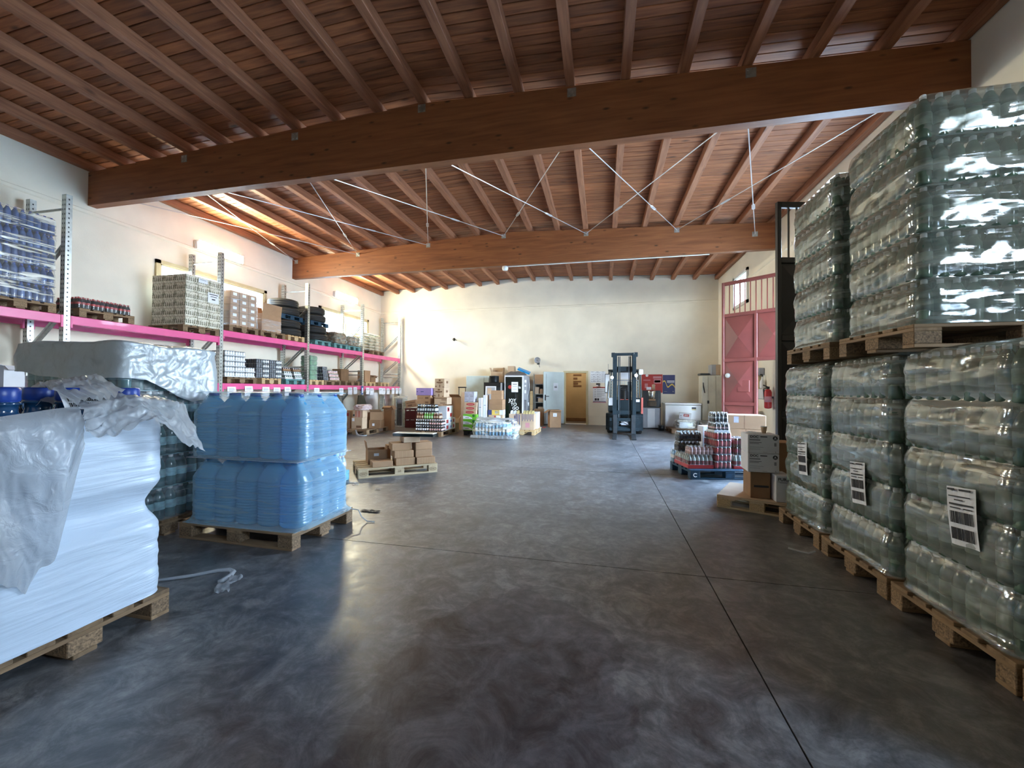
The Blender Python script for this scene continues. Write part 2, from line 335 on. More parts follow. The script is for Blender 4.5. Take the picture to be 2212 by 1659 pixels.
# ---- floor: concrete slabs with sawn joints
def concrete():
    mt, t, out = nt('polished_concrete'); b = N(t, 'BsdfPrincipled'); b.inputs['Specular IOR Level'].default_value = .9
    tc = N(t, 'TexCoord'); g = N(t, 'NewGeometry'); P = g.outputs['Position']
    n1 = N(t, 'TexNoise', Scale=.55, Detail=6.0, Roughness=.62, Distortion=.5); n2 = N(t, 'TexNoise', Scale=4.2, Detail=10.0, Roughness=.78, Distortion=.9); n3 = N(t, 'TexNoise', Scale=11., Detail=8.0, Roughness=.7, Distortion=.4)
    for n in (n1, n2, n3): t.links.new(P, n.inputs['Vector'])
    c = ramp(t, n2.outputs['Fac'], [(.32, (.038, .038, .041)), (.47, (.122, .123, .130)), (.64, (.26, .262, .272))])
    c2 = ramp(t, n1.outputs['Fac'], [(.35, (.62, .62, .64)), (.62, (1.2, 1.17, 1.13))])
    c = mixrgb(t, 1.0, c, c2, 'MULTIPLY')
    c3 = ramp(t, n3.outputs['Fac'], [(.44, (.72, .72, .73)), (.60, (1.18, 1.16, 1.12))]); c = mixrgb(t, .8, c, c3, 'MULTIPLY')
    sx = N(t, 'SeparateXYZ'); t.links.new(P, sx.inputs[0])
    # damp stain with an uneven edge on the near slab
    wob = N(t, 'TexNoise', Scale=2.5, Detail=5.0); t.links.new(P, wob.inputs['Vector'])
    v = N(t, 'VectorMath', operation='SUBTRACT'); v.inputs[1].default_value = (-.45, 1.75, 0); t.links.new(P, v.inputs[0])
    v2 = N(t, 'VectorMath', operation='MULTIPLY'); v2.inputs[1].default_value = (1.15, .72, 0); t.links.new(v.outputs[0], v2.inputs[0])
    ln = N(t, 'VectorMath', operation='LENGTH'); t.links.new(v2.outputs[0], ln.inputs[0])
    ad = N(t, 'Math', operation='MULTIPLY_ADD'); ad.inputs[1].default_value = .7; t.links.new(wob.outputs['Fac'], ad.inputs[0]); t.links.new(ln.outputs['Value'], ad.inputs[2])
    st = ramp(t, ad.outputs[0], [(.985, (.62, .60, .64)), (1.0, (1, 1, 1))])
    c = mixrgb(t, 1.0, c, st, 'MULTIPLY')
    t.links.new(c, b.inputs['Base Color'])
    r = N(t, 'MapRange'); r.inputs[1].default_value = .3; r.inputs[2].default_value = .7; r.inputs[3].default_value = .27; r.inputs[4].default_value = .50; t.links.new(n2.outputs['Fac'], r.inputs[0]); t.links.new(r.outputs[0], b.inputs['Roughness'])
    bp = N(t, 'Bump', Strength=.16, Distance=.01); t.links.new(n3.outputs['Fac'], bp.inputs['Height']); t.links.new(bp.outputs[0], b.inputs['Normal'])
    t.links.new(b.outputs[0], out.inputs[0]); return mt
M['concrete'] = concrete(); M['joint'] = pm('joint_sealant', (.012, .012, .012), .8)
fl = struct('floor', MB().box(XL-.3, YF-.3, -.3, XR+.3, YB+3.2, -.008), M['joint'])
jx = [XL-.3, .74, XR+.3]; jy = [YF-.3, 3.17, 6.82, YB+3.2]
for i in range(2):
    for j in range(3):
        part('concrete_slab', MB().box(jx[i]+.004, jy[j]+.004, -.12, jx[i+1]-.004, jy[j+1]-.004, 0), M['concrete'], fl)
out_mat = pm('yard_paving', (.42, .42, .40), .8, var=.15, scale=.8)
struct('ground', MB().box(XR+.3, -25, -.4, XR+40, 40, -.02).box(XL-40, -25, -.4, XL-.3, 40, -.02), out_mat)
# ---- walls
def wall_with_holes(name, x0, x1, holes, side):
    """a long wall along Y at x0..x1, holes = [(y0, y1, z0, z1)] sorted by y"""
    mb = MB(); y = YF-.3; top = EAVE+.02
    for a, b, c, d in holes:
        mb.box(x0, y, -.05, x1, a, top)
        if c > 0: mb.box(x0, a, -.05, x1, b, c)
        mb.box(x0, a, d, x1, b, top); y = b
    mb.box(x0, y, -.05, x1, YB+.3, top)
    return struct(name, mb, M['wall'])
WIN_L = [(6.78, 9.58, 3.25, 4.06), (11.90, 14.72, 3.25, 4.10)]
wall_with_holes('wall_left', XL-.3, XL, WIN_L, -1)
WIN_R = (12.73, 13.9, 3.95, 4.86)
wall_with_holes('wall_right', XR, XR+.3, [(NY0, NY1, NZ0, NZ1), (GY0, GY1, 0, GZ), WIN_R], 1)
DX0, DX1, DZ = -1.47, -.575, 2.05
def gable(mb, y0, y1, holes=()):
    xs = sorted({XL, XM, XR, *[h for a in holes for h in a[:2]]})
    for a, b in zip(xs, xs[1:]):
        z0 = -.05
        for h in holes:
            if h[0] <= a < h[1]: z0 = h[2]
        mb.prism([(a, z0), (b, z0), (b, zdeck(b)+.02), (a, zdeck(a)+.02)], y0, y1)
    return mb
struct('wall_back', gable(MB(), YB, YB+.25, [(DX0, DX1, DZ)]), M['wall'])
struct('wall_front', gable(MB(), YF-.3, YF), M['wall'])
# ring-beam ledge along the walls
for nm, mb in (('trim_1', MB().prism([(XL, 4.57), (XL+.025, 4.59), (XL+.025, 4.64), (XL, 4.66)], YF, YB)),
               ('trim_2', MB().prism([(YB, 4.57), (YB-.025, 4.59), (YB-.025, 4.64), (YB, 4.66)], XL, XR, 'x')),
               ('trim_3', MB().prism([(XR, 4.57), (XR-.025, 4.59), (XR-.025, 4.64), (XR, 4.66)], 9.95, WIN_R[0], 'y'))):
    struct(nm, mb, M['wall'])
# ---- roof: planks over purlins over two glued beams
roof = MB()
for a, b in ((XL, XM), (XM, XR)):
    roof.prism([(a-.3 if a == XL else a, zdeck(a)+.03), (b+.3 if b == XR else b, zdeck(b)+.03), (b+.3 if b == XR else b, zdeck(b)+.2), (a-.3 if a == XL else a, zdeck(a)+.2)], YF-.3, YB+.3)
ce = struct('ceiling', roof, M['joint'])
slope = math.atan2(RIDGE-EAVE, (XR-XL)/2); half = (XR-XL)/2/cos(slope)
pk = MB().box(0, .004, 0, half, .146, .028, 0, .006).mesh('roof_plank', M['deck'])
y = YF+.7
while y < YB-.15:
    link('roof_plank', pk, ce, (XL, y, zdeck(XL)), (0, -slope, 0)); link('roof_plank', pk, ce, (XM, y, zdeck(XM)), (0, slope, 0)); y += .15
pu = MB().box(-.06, YF, -.155, .06, YB, -.002, 0, .006).mesh('purlin', M['purlin'])
NP = 19; PX = [XL+.07+(XR-XL-.14)*k/(NP-1) for k in range(NP)]
for x in PX: link('purlin', pu, ce, (x, 0, zdeck(x)))
BEAM = ((5.55, 5.69), (10.64, 10.78))
def nodes_from(us, v, y): return [ony(u, v_, y) for u, v_ in zip(us, v)]
beams = []
for y0, y1 in BEAM:
    mb = MB().prism([(XL, 4.74), (XR, 4.74), (XR, zdeck(XR)-.165), (XM, zdeck(XM)-.165), (XL, zdeck(XL)-.165)], y0, y1)
    beams.append(part('glulam_beam', mb, M['glulam'], ce))
plate = MB().box(-.06, -.006, -.06, .06, 0, .06)
for a in (-.035, .035):
    for c in (-.035, .035): plate.tube([(a, -.012, c), (a, 0, c)], .012, 6)
plate = plate.mesh('bracket_plate', M['steel'])
NX = [-9.28, -7.5, -5.62, -3.55, -1.3, .95, 3.0]
n2 = nodes_from((640, 773, 925, 1088, 1266, 1462), (566, 550, 530, 510, 505, 497), BEAM[1][0])
NX = [p.x for p in n2] + [3.55]; NZ2 = [p.z for p in n2] + [5.12]
n1 = nodes_from((398, 637, 911, 1235, 1622), (343, 295, 234, 200, 157), BEAM[0][0])
for p in n1: link('bracket_plate', plate, beams[0], (p.x, BEAM[0][0], p.z))
for x, z in zip(NX, NZ2): link('bracket_plate', plate, beams[1], (x, BEAM[1][0], z))
BX = [p.x for p in n1]; BX = [NX[0], *BX] if len(BX) == 5 else BX; BX = BX + [3.7] if len(BX) == 6 else BX
def rod(a, b):
    a, b = Vector(a), Vector(b)
    r = part('tie_rod', MB().tube([a, b], .0085, 6), M['rod'], ce)
    d = (b-a).normalized(); c = a.lerp(b, .66); s = d.cross(Vector((0, 0, 1))).normalized()*.022
    mb = MB()
    for k in (-1, 1): mb.tube([c-d*.15, c-d*.11+s*k, c+d*.11+s*k, c+d*.15], .009, 5)
    part('turnbuckle', mb, M['rod'], r)
for k in range(6):
    za, zb = 5.0, NZ2
    rod((BX[k], BEAM[0][1], za), (NX[k+1], BEAM[1][0]-.01, zb[k+1])); rod((BX[k+1], BEAM[0][1], za), (NX[k], BEAM[1][0]-.01, zb[k]))
# smoke detector conduit under the far beam
d = ony(1089, 579, 10.6); dl = thing('smoke_detector', 'small round cream detector under the far roof beam', 'detector', (d.x, 10.71, 4.74))
part('detector_body', MB().lathe([(.02, -.12), (.07, -.11), (.085, -.06), (.075, -.01), (.05, 0)], 16), M['lamp_white'], dl, True)
part('conduit', MB().tube([(.07, 0, -.02), (5.2, 0, -.02)], .012, 6), M['white_trim'], dl)
# ---- windows of the left wall
M['pane'] = film('window_glass', .06, .12, (.95, 1, 1), .1, (2, 2, 2), .1, rim=.3)
def window(n, y0, y1, z0, z1, x, s, mats='frame_tan', bars=0, mull=1):
    w = struct('window_%d' % n); f = .07
    mb = MB()
    for a in (0, 1):
        o = .03 if a else 0
        mb.box(x-.02*s, y0-.06+o*2, z1-f+.04-o, x+(.05-.02*a)*s, y1+.06-o*2, z1+.05-o); mb.box(x-.02*s, y0-.06+o*2, z0-.05+o, x+(.05-.02*a)*s, y1+.06-o*2, z0+f-.04+o)
        mb.box(x-.02*s, y0-.06+o, z0-.05, x+(.05-.02*a)*s, y0+f-.04+o, z1+.05); mb.box(x-.02*s, y1-f+.04-o, z0-.05, x+(.05-.02*a)*s, y1+.06-o, z1+.05)
    part('window_frame', mb, M[mats], w)
    for k in range(1, mull+1):
        yy = y0+(y1-y0)*k/(mull+1); part('mullion', MB().box(x-.03*s, yy-.03, z0, x+.02*s, yy+.03, z1, 0, .006), M[mats], w)
    for k in range(mull+1):
        a = y0+(y1-y0)*k/(mull+1)+.03; b = y0+(y1-y0)*(k+1)/(mull+1)-.03
        part('window_pane', MB().box(x-.012*s, a, z0+.03, x-.008*s, b, z1-.03), M['pane'], w)
    if bars:
        bm_ = MB().tube([(0, 0, z0), (0, 0, z1)], .008, 6).mesh('window_bar', M['white_trim'])
        for k in range(bars): link('window_bar', bm_, w, (x-.16*s, y0+(y1-y0)*(k+.5)/bars, 0))
    return w
window(1, *WIN_L[0], XL, 1, bars=18); window(2, *WIN_L[1], XL, 1, bars=26); window(3, *WIN_R, XR, -1, 'white_trim', 0, 1)
# ---- doorway in the back wall with the corridor behind it
d1 = struct('door_1'); t = .05
part('door_frame', MB().box(DX0-.03, YB-.02, 0, DX0+t, YB+.27, DZ+.03).box(DX1-t, YB-.02, 0, DX1+.03, YB+.27, DZ+.03).box(DX0+t, YB-.02, DZ-t, DX1-t, YB+.27, DZ+.03), M['frame_tan'], d1)
part('threshold', MB().box(DX0+t, YB, 0, DX1-t, YB+.25, .03), M['white_trim'], d1)
cor = MB().box(DX0-.5, YB+.25, -.05, DX0-.4, YB+2.6, 2.6).box(DX1+.25, YB+.25, -.05, DX1+.35, YB+2.6, 2.6).box(DX0-.5, YB+1.6, -.05, DX1+.35, YB+1.7, 2.6).box(DX0-.5, YB+.25, 2.5, DX1+.35, YB+2.6, 2.6)
struct('wall_corridor', cor, M['wall_inner'])
cl_l = bpy.data.lights.new('corridor_fill', 'AREA'); cl_l.size = .5; cl_l.energy = 1.3; cl_l.color = (1, .85, .62)  # unseen fill lamp, added to brighten the corridor
cl_o = bpy.data.objects.new('corridor_fill', cl_l); COL.objects.link(cl_o); cl_o.location = ((DX0+DX1)/2, YB+.95, 2.45)
struct('baseboard_corridor', MB().box(DX0-.4, YB+1.575, 0, DX1+.25, YB+1.6, .14), M['kraft_dark'])
sg = thing('wall_sign', 'brown lettered notice on the corridor wall beyond the open door', 'sign', (-1.03, YB+1.59, 1.78))
mb = MB().box(-.2, -.006, .16, .14, 0, .23).box(-.2, -.006, .01, -.03, 0, .09).box(-.2, -.006, -.1, .13, 0, -.055).box(-.2, -.006, -.2, 0, 0, -.13).box(-.2, -.006, -.3, .14, 0, -.24)
part('notice_print', mb, M['ink_brown'], sg)
# open leaf, swung back against the wall on its left
lf = struct('door_2', None, None, loc=(DX0+.0, YB-.03, .03)); lf.rotation_euler = (0, 0, rad(180+38))
part('door_leaf', MB().box(.0, -.045, 0, .92, 0, 2.0, 0, .006), pm('pale_green_door_paint', (.63, .70, .68), .35, var=.03), lf)
h = part('door_handle', MB().box(.83, -.0, .90, .87, .02, 1.12, 0, .005).tube([(.85, .01, 1.06), (.85, .06, 1.06)], .012, 8).tube([(.85, .06, 1.06), (.72, .06, 1.06)], .012, 8), M['black'], lf)
ps = part('paper_notice', MB().box(.28, 0, 1.28, .49, .003, 1.57), M['paper'], lf)
part('notice_print', MB().box(.33, .003, 1.38, .44, .004, 1.45).box(.33, .003, 1.48, .40, .004, 1.49), M['ink_grey'], ps)
# low skirting seam on the back wall right of the door
struct('baseboard_back', MB().box(DX1+.05, YB-.012, 0, .3, YB, .36), M['wall'])
# ---- two-leaf red gate of the gateway, X-creased panels, barred transom
HG = 4.0
def gate_leaf(n, hinge, free, mirror, wicket, paint='red_gate'):
    hx, hy = hinge; fx, fy = free; Wd = math.hypot(fx-hx, fy-hy); ang = math.atan2(fy-hy, fx-hx)
    g = struct('door_%d' % n, None, None, loc=(hx, hy, 0)); g.rotation_euler = (0, 0, ang)
    th = .03; zt = 3.22; rails = [.05, 1.02, 2.08, 3.17]; s = .055
    cols = [(s, Wd/2-s*.6), (Wd/2+s*.6, Wd-s)]
    fr = MB().box(0, -th, .03, s, th, HG, 0, .006).box(Wd-s, -th, .03, Wd, th, HG, 0, .006).box(Wd/2-s*.6, -th, .03, Wd/2+s*.6, th, zt, 0, .006)
    for z in (.03, 1.0, 2.05, 3.14, HG-.08): fr.box((Wd/2 if wicket and z in (.03, 1.0) else s), -th*.95, z, Wd-s, th*.95, z+.08, 0, .006)
    part('gate_frame', fr, M[paint], g)
    bars = max(6, round(Wd/.125))
    bm_ = MB().box(-.009, -.009, zt-.02, .009, .009, HG-.06).mesh('transom_bar', M[paint])
    for k in range(1, bars): link('transom_bar', bm_, g, (s+(Wd-2*s)*k/bars, 0, 0))
    for ci, (a, b) in enumerate(cols):
        for z0, z1 in ((.11, 1.0), (1.08, 2.05), (2.13, 3.14)):
            if wicket and ci == 0 and z0 < 2: continue
            mx, mz = (a+b)/2, (z0+z1)/2; mb = MB()
            for sd in (-1, 1):
                yb = .002*sd; yp = .060*sd
                mb.add([(a, yb, z0), (b, yb, z0), (b, yb, z1), (a, yb, z1), (mx, yp, mz)], [(0, 1, 4), (1, 2, 4), (2, 3, 4), (3, 0, 4)])
            pn = part('gate_panel', mb, M[paint], g)
            if wicket and ci == 1 and z0 > 1 and z0 < 2:
                part('lock_plate', MB().box(mx+.02, .0, 1.33, mx-.24, .045, 1.60, 0, .004), M[paint], pn)
                part('lock_escutcheon', MB().tube([(b-.09, .01, 1.72), (b-.09, .05, 1.72)], .055, 16).tube([(b-.09, .05, 1.72), (b-.09, .07, 1.72)], .025, 12), M['steel'], pn)
    return g
def leaf_free(u, v):
    d = ray(u, v); return EYE + d*((HG-EYE.z)/d.z)
pf = leaf_free(1560, 612); pn_ = leaf_free(1677, 437)
gate_leaf(3, (XR-.02, GY1+.02), (pf.x, pf.y), 1, True)
gate_leaf(4, (XR-.02, GY0-.02), (pn_.x, pn_.y), -1, False, 'shaded_gate')
# ================================================================== PALLETS
def pallet_maker(L, Wd, h, wm, wmy, cm, style='euro'):
    """L along x, Wd along y; deck boards run along x"""
    tb = .022; bh = h-3*tb
    def mk():
        r = thing('wooden_pallet', 'pallet', 'pallet')
        if style == 'plastic':
            part('deck', MB().box(-L/2, -Wd/2, h-.04, L/2, Wd/2, h, 0, .008), wm, r)
            ft = MB().box(-.06, -.06, 0, .06, .06, h-.04, 0, .01).mesh('foot', wm)
            for x in (-L/2+.07, 0, L/2-.07):
                for y in (-Wd/2+.07, 0, Wd/2-.07): link('foot', ft, r, (x, y, 0))
            return r
        wide, nar = .145*Wd/.8, .1*Wd/.8
        bw = MB().box(-L/2, -wide/2, 0, L/2, wide/2, tb, 0, .003).mesh('deck_board', wm); bn = MB().box(-L/2, -nar/2, 0, L/2, nar/2, tb, 0, .003).mesh('deck_board', wm)
        g = (Wd-3*wide-2*nar)/4; y = -Wd/2
        for k in range(5):
            w_ = wide if k % 2 == 0 else nar
            link('deck_board', bw if k % 2 == 0 else bn, r, (0, y+w_/2, h-tb)); y += w_+g
        st = MB().box(-.072, -Wd/2, 0, .072, Wd/2, tb, 0, .003).mesh('stringer_board', wmy)
        for x in (-L/2+.072, 0, L/2-.072): link('stringer_board', st, r, (x, 0, h-2*tb))
        bo = MB().box(-L/2, -.05, 0, L/2, .05, tb, 0, .003).mesh('bottom_board', wm)
        for yy in (-Wd/2+.05, 0, Wd/2-.05): link('bottom_board', bo, r, (0, yy, 0))
        bk = MB().box(-.072, -.05, tb, .072, .05, h-2*tb, 0, .004).mesh('block', cm); bk2 = MB().box(-.072, -.072, tb, .072, .072, h-2*tb, 0, .004).mesh('block', cm)
        for x in (-L/2+.072, 0, L/2-.072):
            for yy in (-Wd/2+.05, 0, Wd/2-.05): link('block', bk2 if yy == 0 else bk, r, (x, yy, 0))
        return r
    return Once(mk)
PAL = pallet_maker(1.2, .8, .144, M['pal'], M['pal_y'], M['chip'])
PALN = pallet_maker(1.2, .8, .144, M['pal_new'], M['pal_new_y'], M['chip_new'])
PALB = pallet_maker(1.2, .8, .144, M['pal_blue'], M['pal_blue'], M['pal_blue'])
PALR = pallet_maker(.92, .8, .144, M['pal'], M['pal_y'], M['chip'])           # on the rack
PALRN = pallet_maker(.92, .62, .144, M['pal_new'], M['pal_new_y'], M['chip_new'])
PALRT = pallet_maker(.92, .72, .144, M['pal_teal'], M['pal_teal'], M['pal_teal'], 'plastic')
PALH = pallet_maker(.8, .6, .13, M['pal_blue'], M['pal_blue'], M['pal_blue'])
PALK = pallet_maker(1.0, .8, .14, M['pal_black'], M['pal_black'], M['pal_black'], 'plastic')
PALK2 = pallet_maker(.8, .6, .14, M['pal_black'], M['pal_black'], M['pal_black'], 'plastic')
PALS6 = pallet_maker(.8, .6, .144, M['pal_new'], M['pal_new_y'], M['chip_new'])
PALC = pallet_maker(1.0, .8, .144, M['pal_cyan'], M['pal_cyan'], M['pal_cyan'])
# ================================================================== PALLET RACK along the left wall
RX0, RX1 = -9.32, -8.40
RY = [4.70, 7.38, 10.12, 12.88, 15.60]; RY = [1.95] + RY
RTOP = [4.43, 4.43, 4.40, 4.40, 4.37, 4.37]
LV = [(2.49, 1.30), (2.49, 1.44), (2.65, 1.44), (2.65, 1.44), (2.62, 1.43)]
rk = thing('pallet_rack', 'tall galvanised pallet rack with pink beams along the cream wall', 'rack', (0, 0, 0))
def upright_mesh(h):
    mb = MB().prism([(-.05, -.04), (.05, -.04), (.05, .04), (.03, .04), (.03, -.022), (-.03, -.022), (-.03, .04), (-.05, .04)], 0, h, 'z')
    z = .12
    while z < h-.05:                                   # punched holes
        for x in (-.022, .022): mb.box(x-.007, -.0415, z, x+.007, -.0395, z+.03, 1)
        for sx in (-.0515, .0495): mb.box(sx, -.012, z+.02, sx+.002, .006, z+.045, 1)
        z += .075
    return mb.mesh('upright', [M['steel'], M['dark_steel']])
um = {}
for i, y in enumerate(RY):
    h = RTOP[i]; me = um.setdefault(h, upright_mesh(h))
    for x in (RX0+.05, RX1-.05):
        u_ = link('upright', me, rk, (x, y, 0))
        part('base_plate', MB().box(-.07, -.07, 0, .07, .07, .008), M['steel'], u_)
    br = []; zz = [(h-.22, h-.22), (1.95, 1.95), (1.82, 1.82), (.25, .25), (h-.75, h-1.45), (h-.82, h-1.52), (2.6, 1.98), (2.52, 1.9), (1.75, .95), (1.68, .88)]
    for a, b in zz: part('frame_brace', MB().box(-.012, -.018, 0, .012, .018, 1) and MB().tube([(RX1-.08, y+.0, a), (RX0+.08, y+.0, b)], .021, 6), M['steel'], rk)
for i in range(5):
    a, b = RY[i]+.045, RY[i+1]-.045
    for z in LV[i]:
        for x in (RX0+.03, RX1-.03):
            mb = MB().box(x-.025, a, z-.143, x+.025, b, z-.003, 0, .008)
            bmo = part('rack_beam', mb, M['pink'], rk)
            for yy, s in ((a, 1), (b, -1)): part('beam_connector', MB().box(x-.032, yy-.002*s, z-.2, x+.033, yy+.03*s, z-.003, 0, .004), M['pink'], bmo)
# support bars across the beams for the loads
sb = MB().box(RX0+.05, -.02, -.03, RX1-.05, .02, -.004).mesh('support_bar', M['steel'])
for i in range(5):
    for z in LV[i]:
        for k in range(6): link('support_bar', sb, rk, (0, RY[i]+.3+(RY[i+1]-RY[i]-.6)*k/5, z))
# price sheets taped under the lower beams
def price_sheet(w=.22, h=.24):
    r = thing('paper_sheet', 'white price sheet taped under the lower pink beam of the rack', 'sheet', (0, 0, 0), 0, 'price sheets on the rack')
    part('sheet', MB().add([(0, -w/2, 0), (0, w/2, 0), (.012, w/2+.005, -h*.5), (.004, w/2, -h), (.004, -w/2-.004, -h), (.012, -w/2, -h*.5)], [(0, 1, 2, 5), (5, 2, 3, 4)]).add([(-.003, -w/2, 0), (-.003, w/2, 0), (.001, w/2, -h), (.001, -w/2, -h)], [(3, 2, 1, 0)]), M['paper'], r)
    part('sheet_print', MB().box(.009, -w*.36, -.05, .0095, w*.3, -.04).box(.011, -w*.36, -.075, .0115, w*.36, -.065).box(.013, -w*.36, -.1, .0135, w*.2, -.092), M['ink_grey'], r)
    return proto(r)
SH = Once(price_sheet)
ORD = ('first', 'second', 'third', 'fourth', 'fifth', 'sixth', 'seventh', 'eighth', 'ninth', 'tenth', 'eleventh', 'twelfth', 'thirteenth', 'fourteenth', 'fifteenth', 'sixteenth', 'seventeenth', 'eighteenth')
for si, u in enumerate((500, 537, 574, 598, 621, 684, 737, 756, 767, 794, 803, 822, 829, 838, 849, 857, 864)):
    p = onx(u, 845, RX1+.005); SH((RX1+.006, p.y, 1.36+random.uniform(-.02, .02)), random.uniform(-.05, .05), '%s white price sheet from the second upright under the lower pink beam' % ORD[si])
p = onx(783, 845, RX1+.03); b = thing('tag_sheet', 'blue and white label tied to the rack upright', 'label', (RX1+.02, p.y, 1.42))
part('tag', MB().box(0, -.06, -.3, .004, .06, 0), M['ink_blue'], b); part('tag_print', MB().box(.004, -.02, -.25, .005, .045, -.06), M['paper'], b)
# fluorescent battens on the wall
for (u0, u1, vt, vb, lab) in ((422, 523, 520, 545, 'twin tube fluorescent batten above the big white cartons'), (722, 770, 630, 640, 'twin tube fluorescent batten above the stacked tyres')):
    y0 = onx(u0, vt+10, XL+.06).y; y1 = onx(u1, vt+35 if u0 < 500 else vt+20, XL+.06).y
    l = thing('fluorescent_lamp', lab, 'lamp', (XL, (y0+y1)/2, 4.72)); L = y1-y0
    part('lamp_housing', MB().box(0, -L/2, -.10, .05, L/2, .10, 0, .01).box(.05, -L/2, -.10, .10, -L/2+.03, .10, 0, .01).box(.05, L/2-.03, -.10, .10, L/2, .10, 0, .01), M['lamp_white'], l)
    for z in (-.05, .05): part('lamp_tube', MB().tube([(.08, -L/2+.03, z), (.08, L/2-.03, z)], .017, 10), M['tube'], l, True)
    for z0 in (0,):
        ld = bpy.data.lights.new('lamp_glow', 'AREA'); ld.shape = 'RECTANGLE'; ld.size = L*.95; ld.size_y = .2; ld.energy = LAMP_W; ld.color = (1.0, .90, .58)
        lo = bpy.data.objects.new('lamp_glow', ld); COL.objects.link(lo); lo.parent = l; lo.location = (.13, 0, 0); lo.rotation_euler = (0, rad(-90), rad(0))
        lo.rotation_euler = Vector((1, 0, 0)).to_track_quat('-Z', 'Y').to_euler(); lo.visible_camera = True
# ================================================================== BOTTLES AND WRAPPED LOADS
M['green_pet'] = pm('green_tinted_bottle', (.085, .145, .105), .15, var=.35, scale=9, spec=.9, rnd=.3)
M['clear_pet'] = pm('pale_bottle', (.42, .50, .50), .15, var=.2, scale=9, spec=.8, rnd=.2)
M['blue_pet'] = pm('blue_bottle', (.05, .10, .26), .2, var=.3, scale=9, spec=.7, rnd=.2)
M['cyan_pet'] = pm('light_blue_bottle', (.22, .42, .62), .2, var=.3, scale=9, spec=.7, rnd=.2)
M['teal_pet'] = pm('teal_bottle', (.03, .105, .115), .16, var=.3, scale=9, spec=.8, rnd=.25)
M['teal_label'] = pm('pale_bottle_label', (.22, .42, .47), .45, var=.25, scale=20, rnd=.15)
M['lime_label'] = pm('grey_green_label', (.20, .27, .20), .45, var=.35, scale=14, rnd=.25)
M['cap_white'] = pm('white_cap', (.70, .73, .72), .4, var=.03)
M['cap_blue'] = pm('blue_cap', (.012, .05, .30), .35, var=.08)
M['cap_red'] = pm('red_cap', (.5, .03, .03), .4)
M['cola'] = pm('cola_bottle', (.018, .008, .007), .12, var=.2, spec=.8)
M['cola_label'] = pm('red_label', (.45, .03, .03), .4, var=.12, rnd=.1)
M['pink_label'] = pm('pink_white_label', (.72, .45, .42), .45, var=.25, scale=25)
M['brown_pet'] = pm('amber_bottle', (.12, .04, .02), .12, var=.3, spec=.8)
M['silver'] = pm('can_silver', (.50, .54, .56), .25, .35, .12, 20)
M['can_dark'] = pm('can_dark', (.03, .032, .05), .3, .1, .3, 20)
def bottle_prof(r, h, kind):
    if kind == 'pet':     # water bottle with ribs, label and cap
        p = [(r*.8, 0), (r, .02*h), (r*.94, .10*h), (r, .14*h), (r*.94, .22*h), (r, .27*h), (r*.99, .30*h), (r*.99, .56*h), (r, .60*h), (r*.95, .70*h), (r*.55, .86*h), (r*.34, .90*h), (r*.40, .91*h), (r*.40, .985*h), (r*.3, h)]
        ms = [0]*6 + [1] + [0]*4 + [2]*3
    elif kind == 'beer':
        p = [(r*.9, 0), (r, .02*h), (r, .15*h), (r*1.005, .17*h), (r*1.005, .47*h), (r, .5*h), (r*.96, .58*h), (r*.55, .70*h), (r*.42, .76*h), (r*.42, .90*h), (r*.46, .93*h), (r*.5, .94*h), (r*.46, h)]
        ms = [0]*3 + [1] + [0]*4 + [1] + [0] + [2]*2
    elif kind == 'cola':
        p = [(r*.8, 0), (r, .03*h), (r*.9, .18*h), (r, .36*h), (r*1.0, .55*h), (r*.97, .62*h), (r*.55, .82*h), (r*.35, .88*h), (r*.42, .90*h), (r*.42, .985*h), (r*.35, h)]
        ms = [0]*3 + [1] + [0]*3 + [2]*3
    else:                 # can
        p = [(r*.8, 0), (r, .06*h), (r, .3*h), (r, .75*h), (r, .92*h), (r*.82, h)]; ms = [2, 0, 1, 0, 2]
    return p, ms
def bottle(name, r, h, kind, mats, n=10):
    p, ms = bottle_prof(r, h, kind); return MB().lathe(p, n, ms=ms).mesh(name, mats, True)
def rrect(t, L, Wd, r):
    """point and outward normal on a rounded rectangle; t in 0..1 starts at the middle of the +x side and runs counter-clockwise"""
    a, b = L/2-r, Wd/2-r; q = pi*r/2; per = 4*(a+b)+4*q; s = (t % 1)*per
    for k, (n_, c) in enumerate((((1, 0), (a, b)), ((0, 1), (-a, b)), ((-1, 0), (-a, -b)), ((0, -1), (a, -b)))):
        ln = 2*b if k % 2 == 0 else 2*a
        half_ = b if k == 0 else None
        if k == 0:
            if s <= b: return Vector((L/2, s, 0)), Vector((1, 0, 0))
            s -= b
        else:
            if s <= ln:
                st = {1: Vector((a-s, Wd/2, 0)), 2: Vector((-L/2, b-s, 0)), 3: Vector((-a+s, -Wd/2, 0))}[k]
                return st, Vector((*n_, 0))
            s -= ln
        cc = {0: (a, b), 1: (-a, b), 2: (-a, -b), 3: (a, -b)}[k]
        if s <= q:
            th = k*pi/2 + s/r; return Vector((cc[0]+r*cos(th), cc[1]+r*sin(th), 0)), Vector((cos(th), sin(th), 0))
        s -= q
    return Vector((L/2, -b+s, 0)), Vector((1, 0, 0))
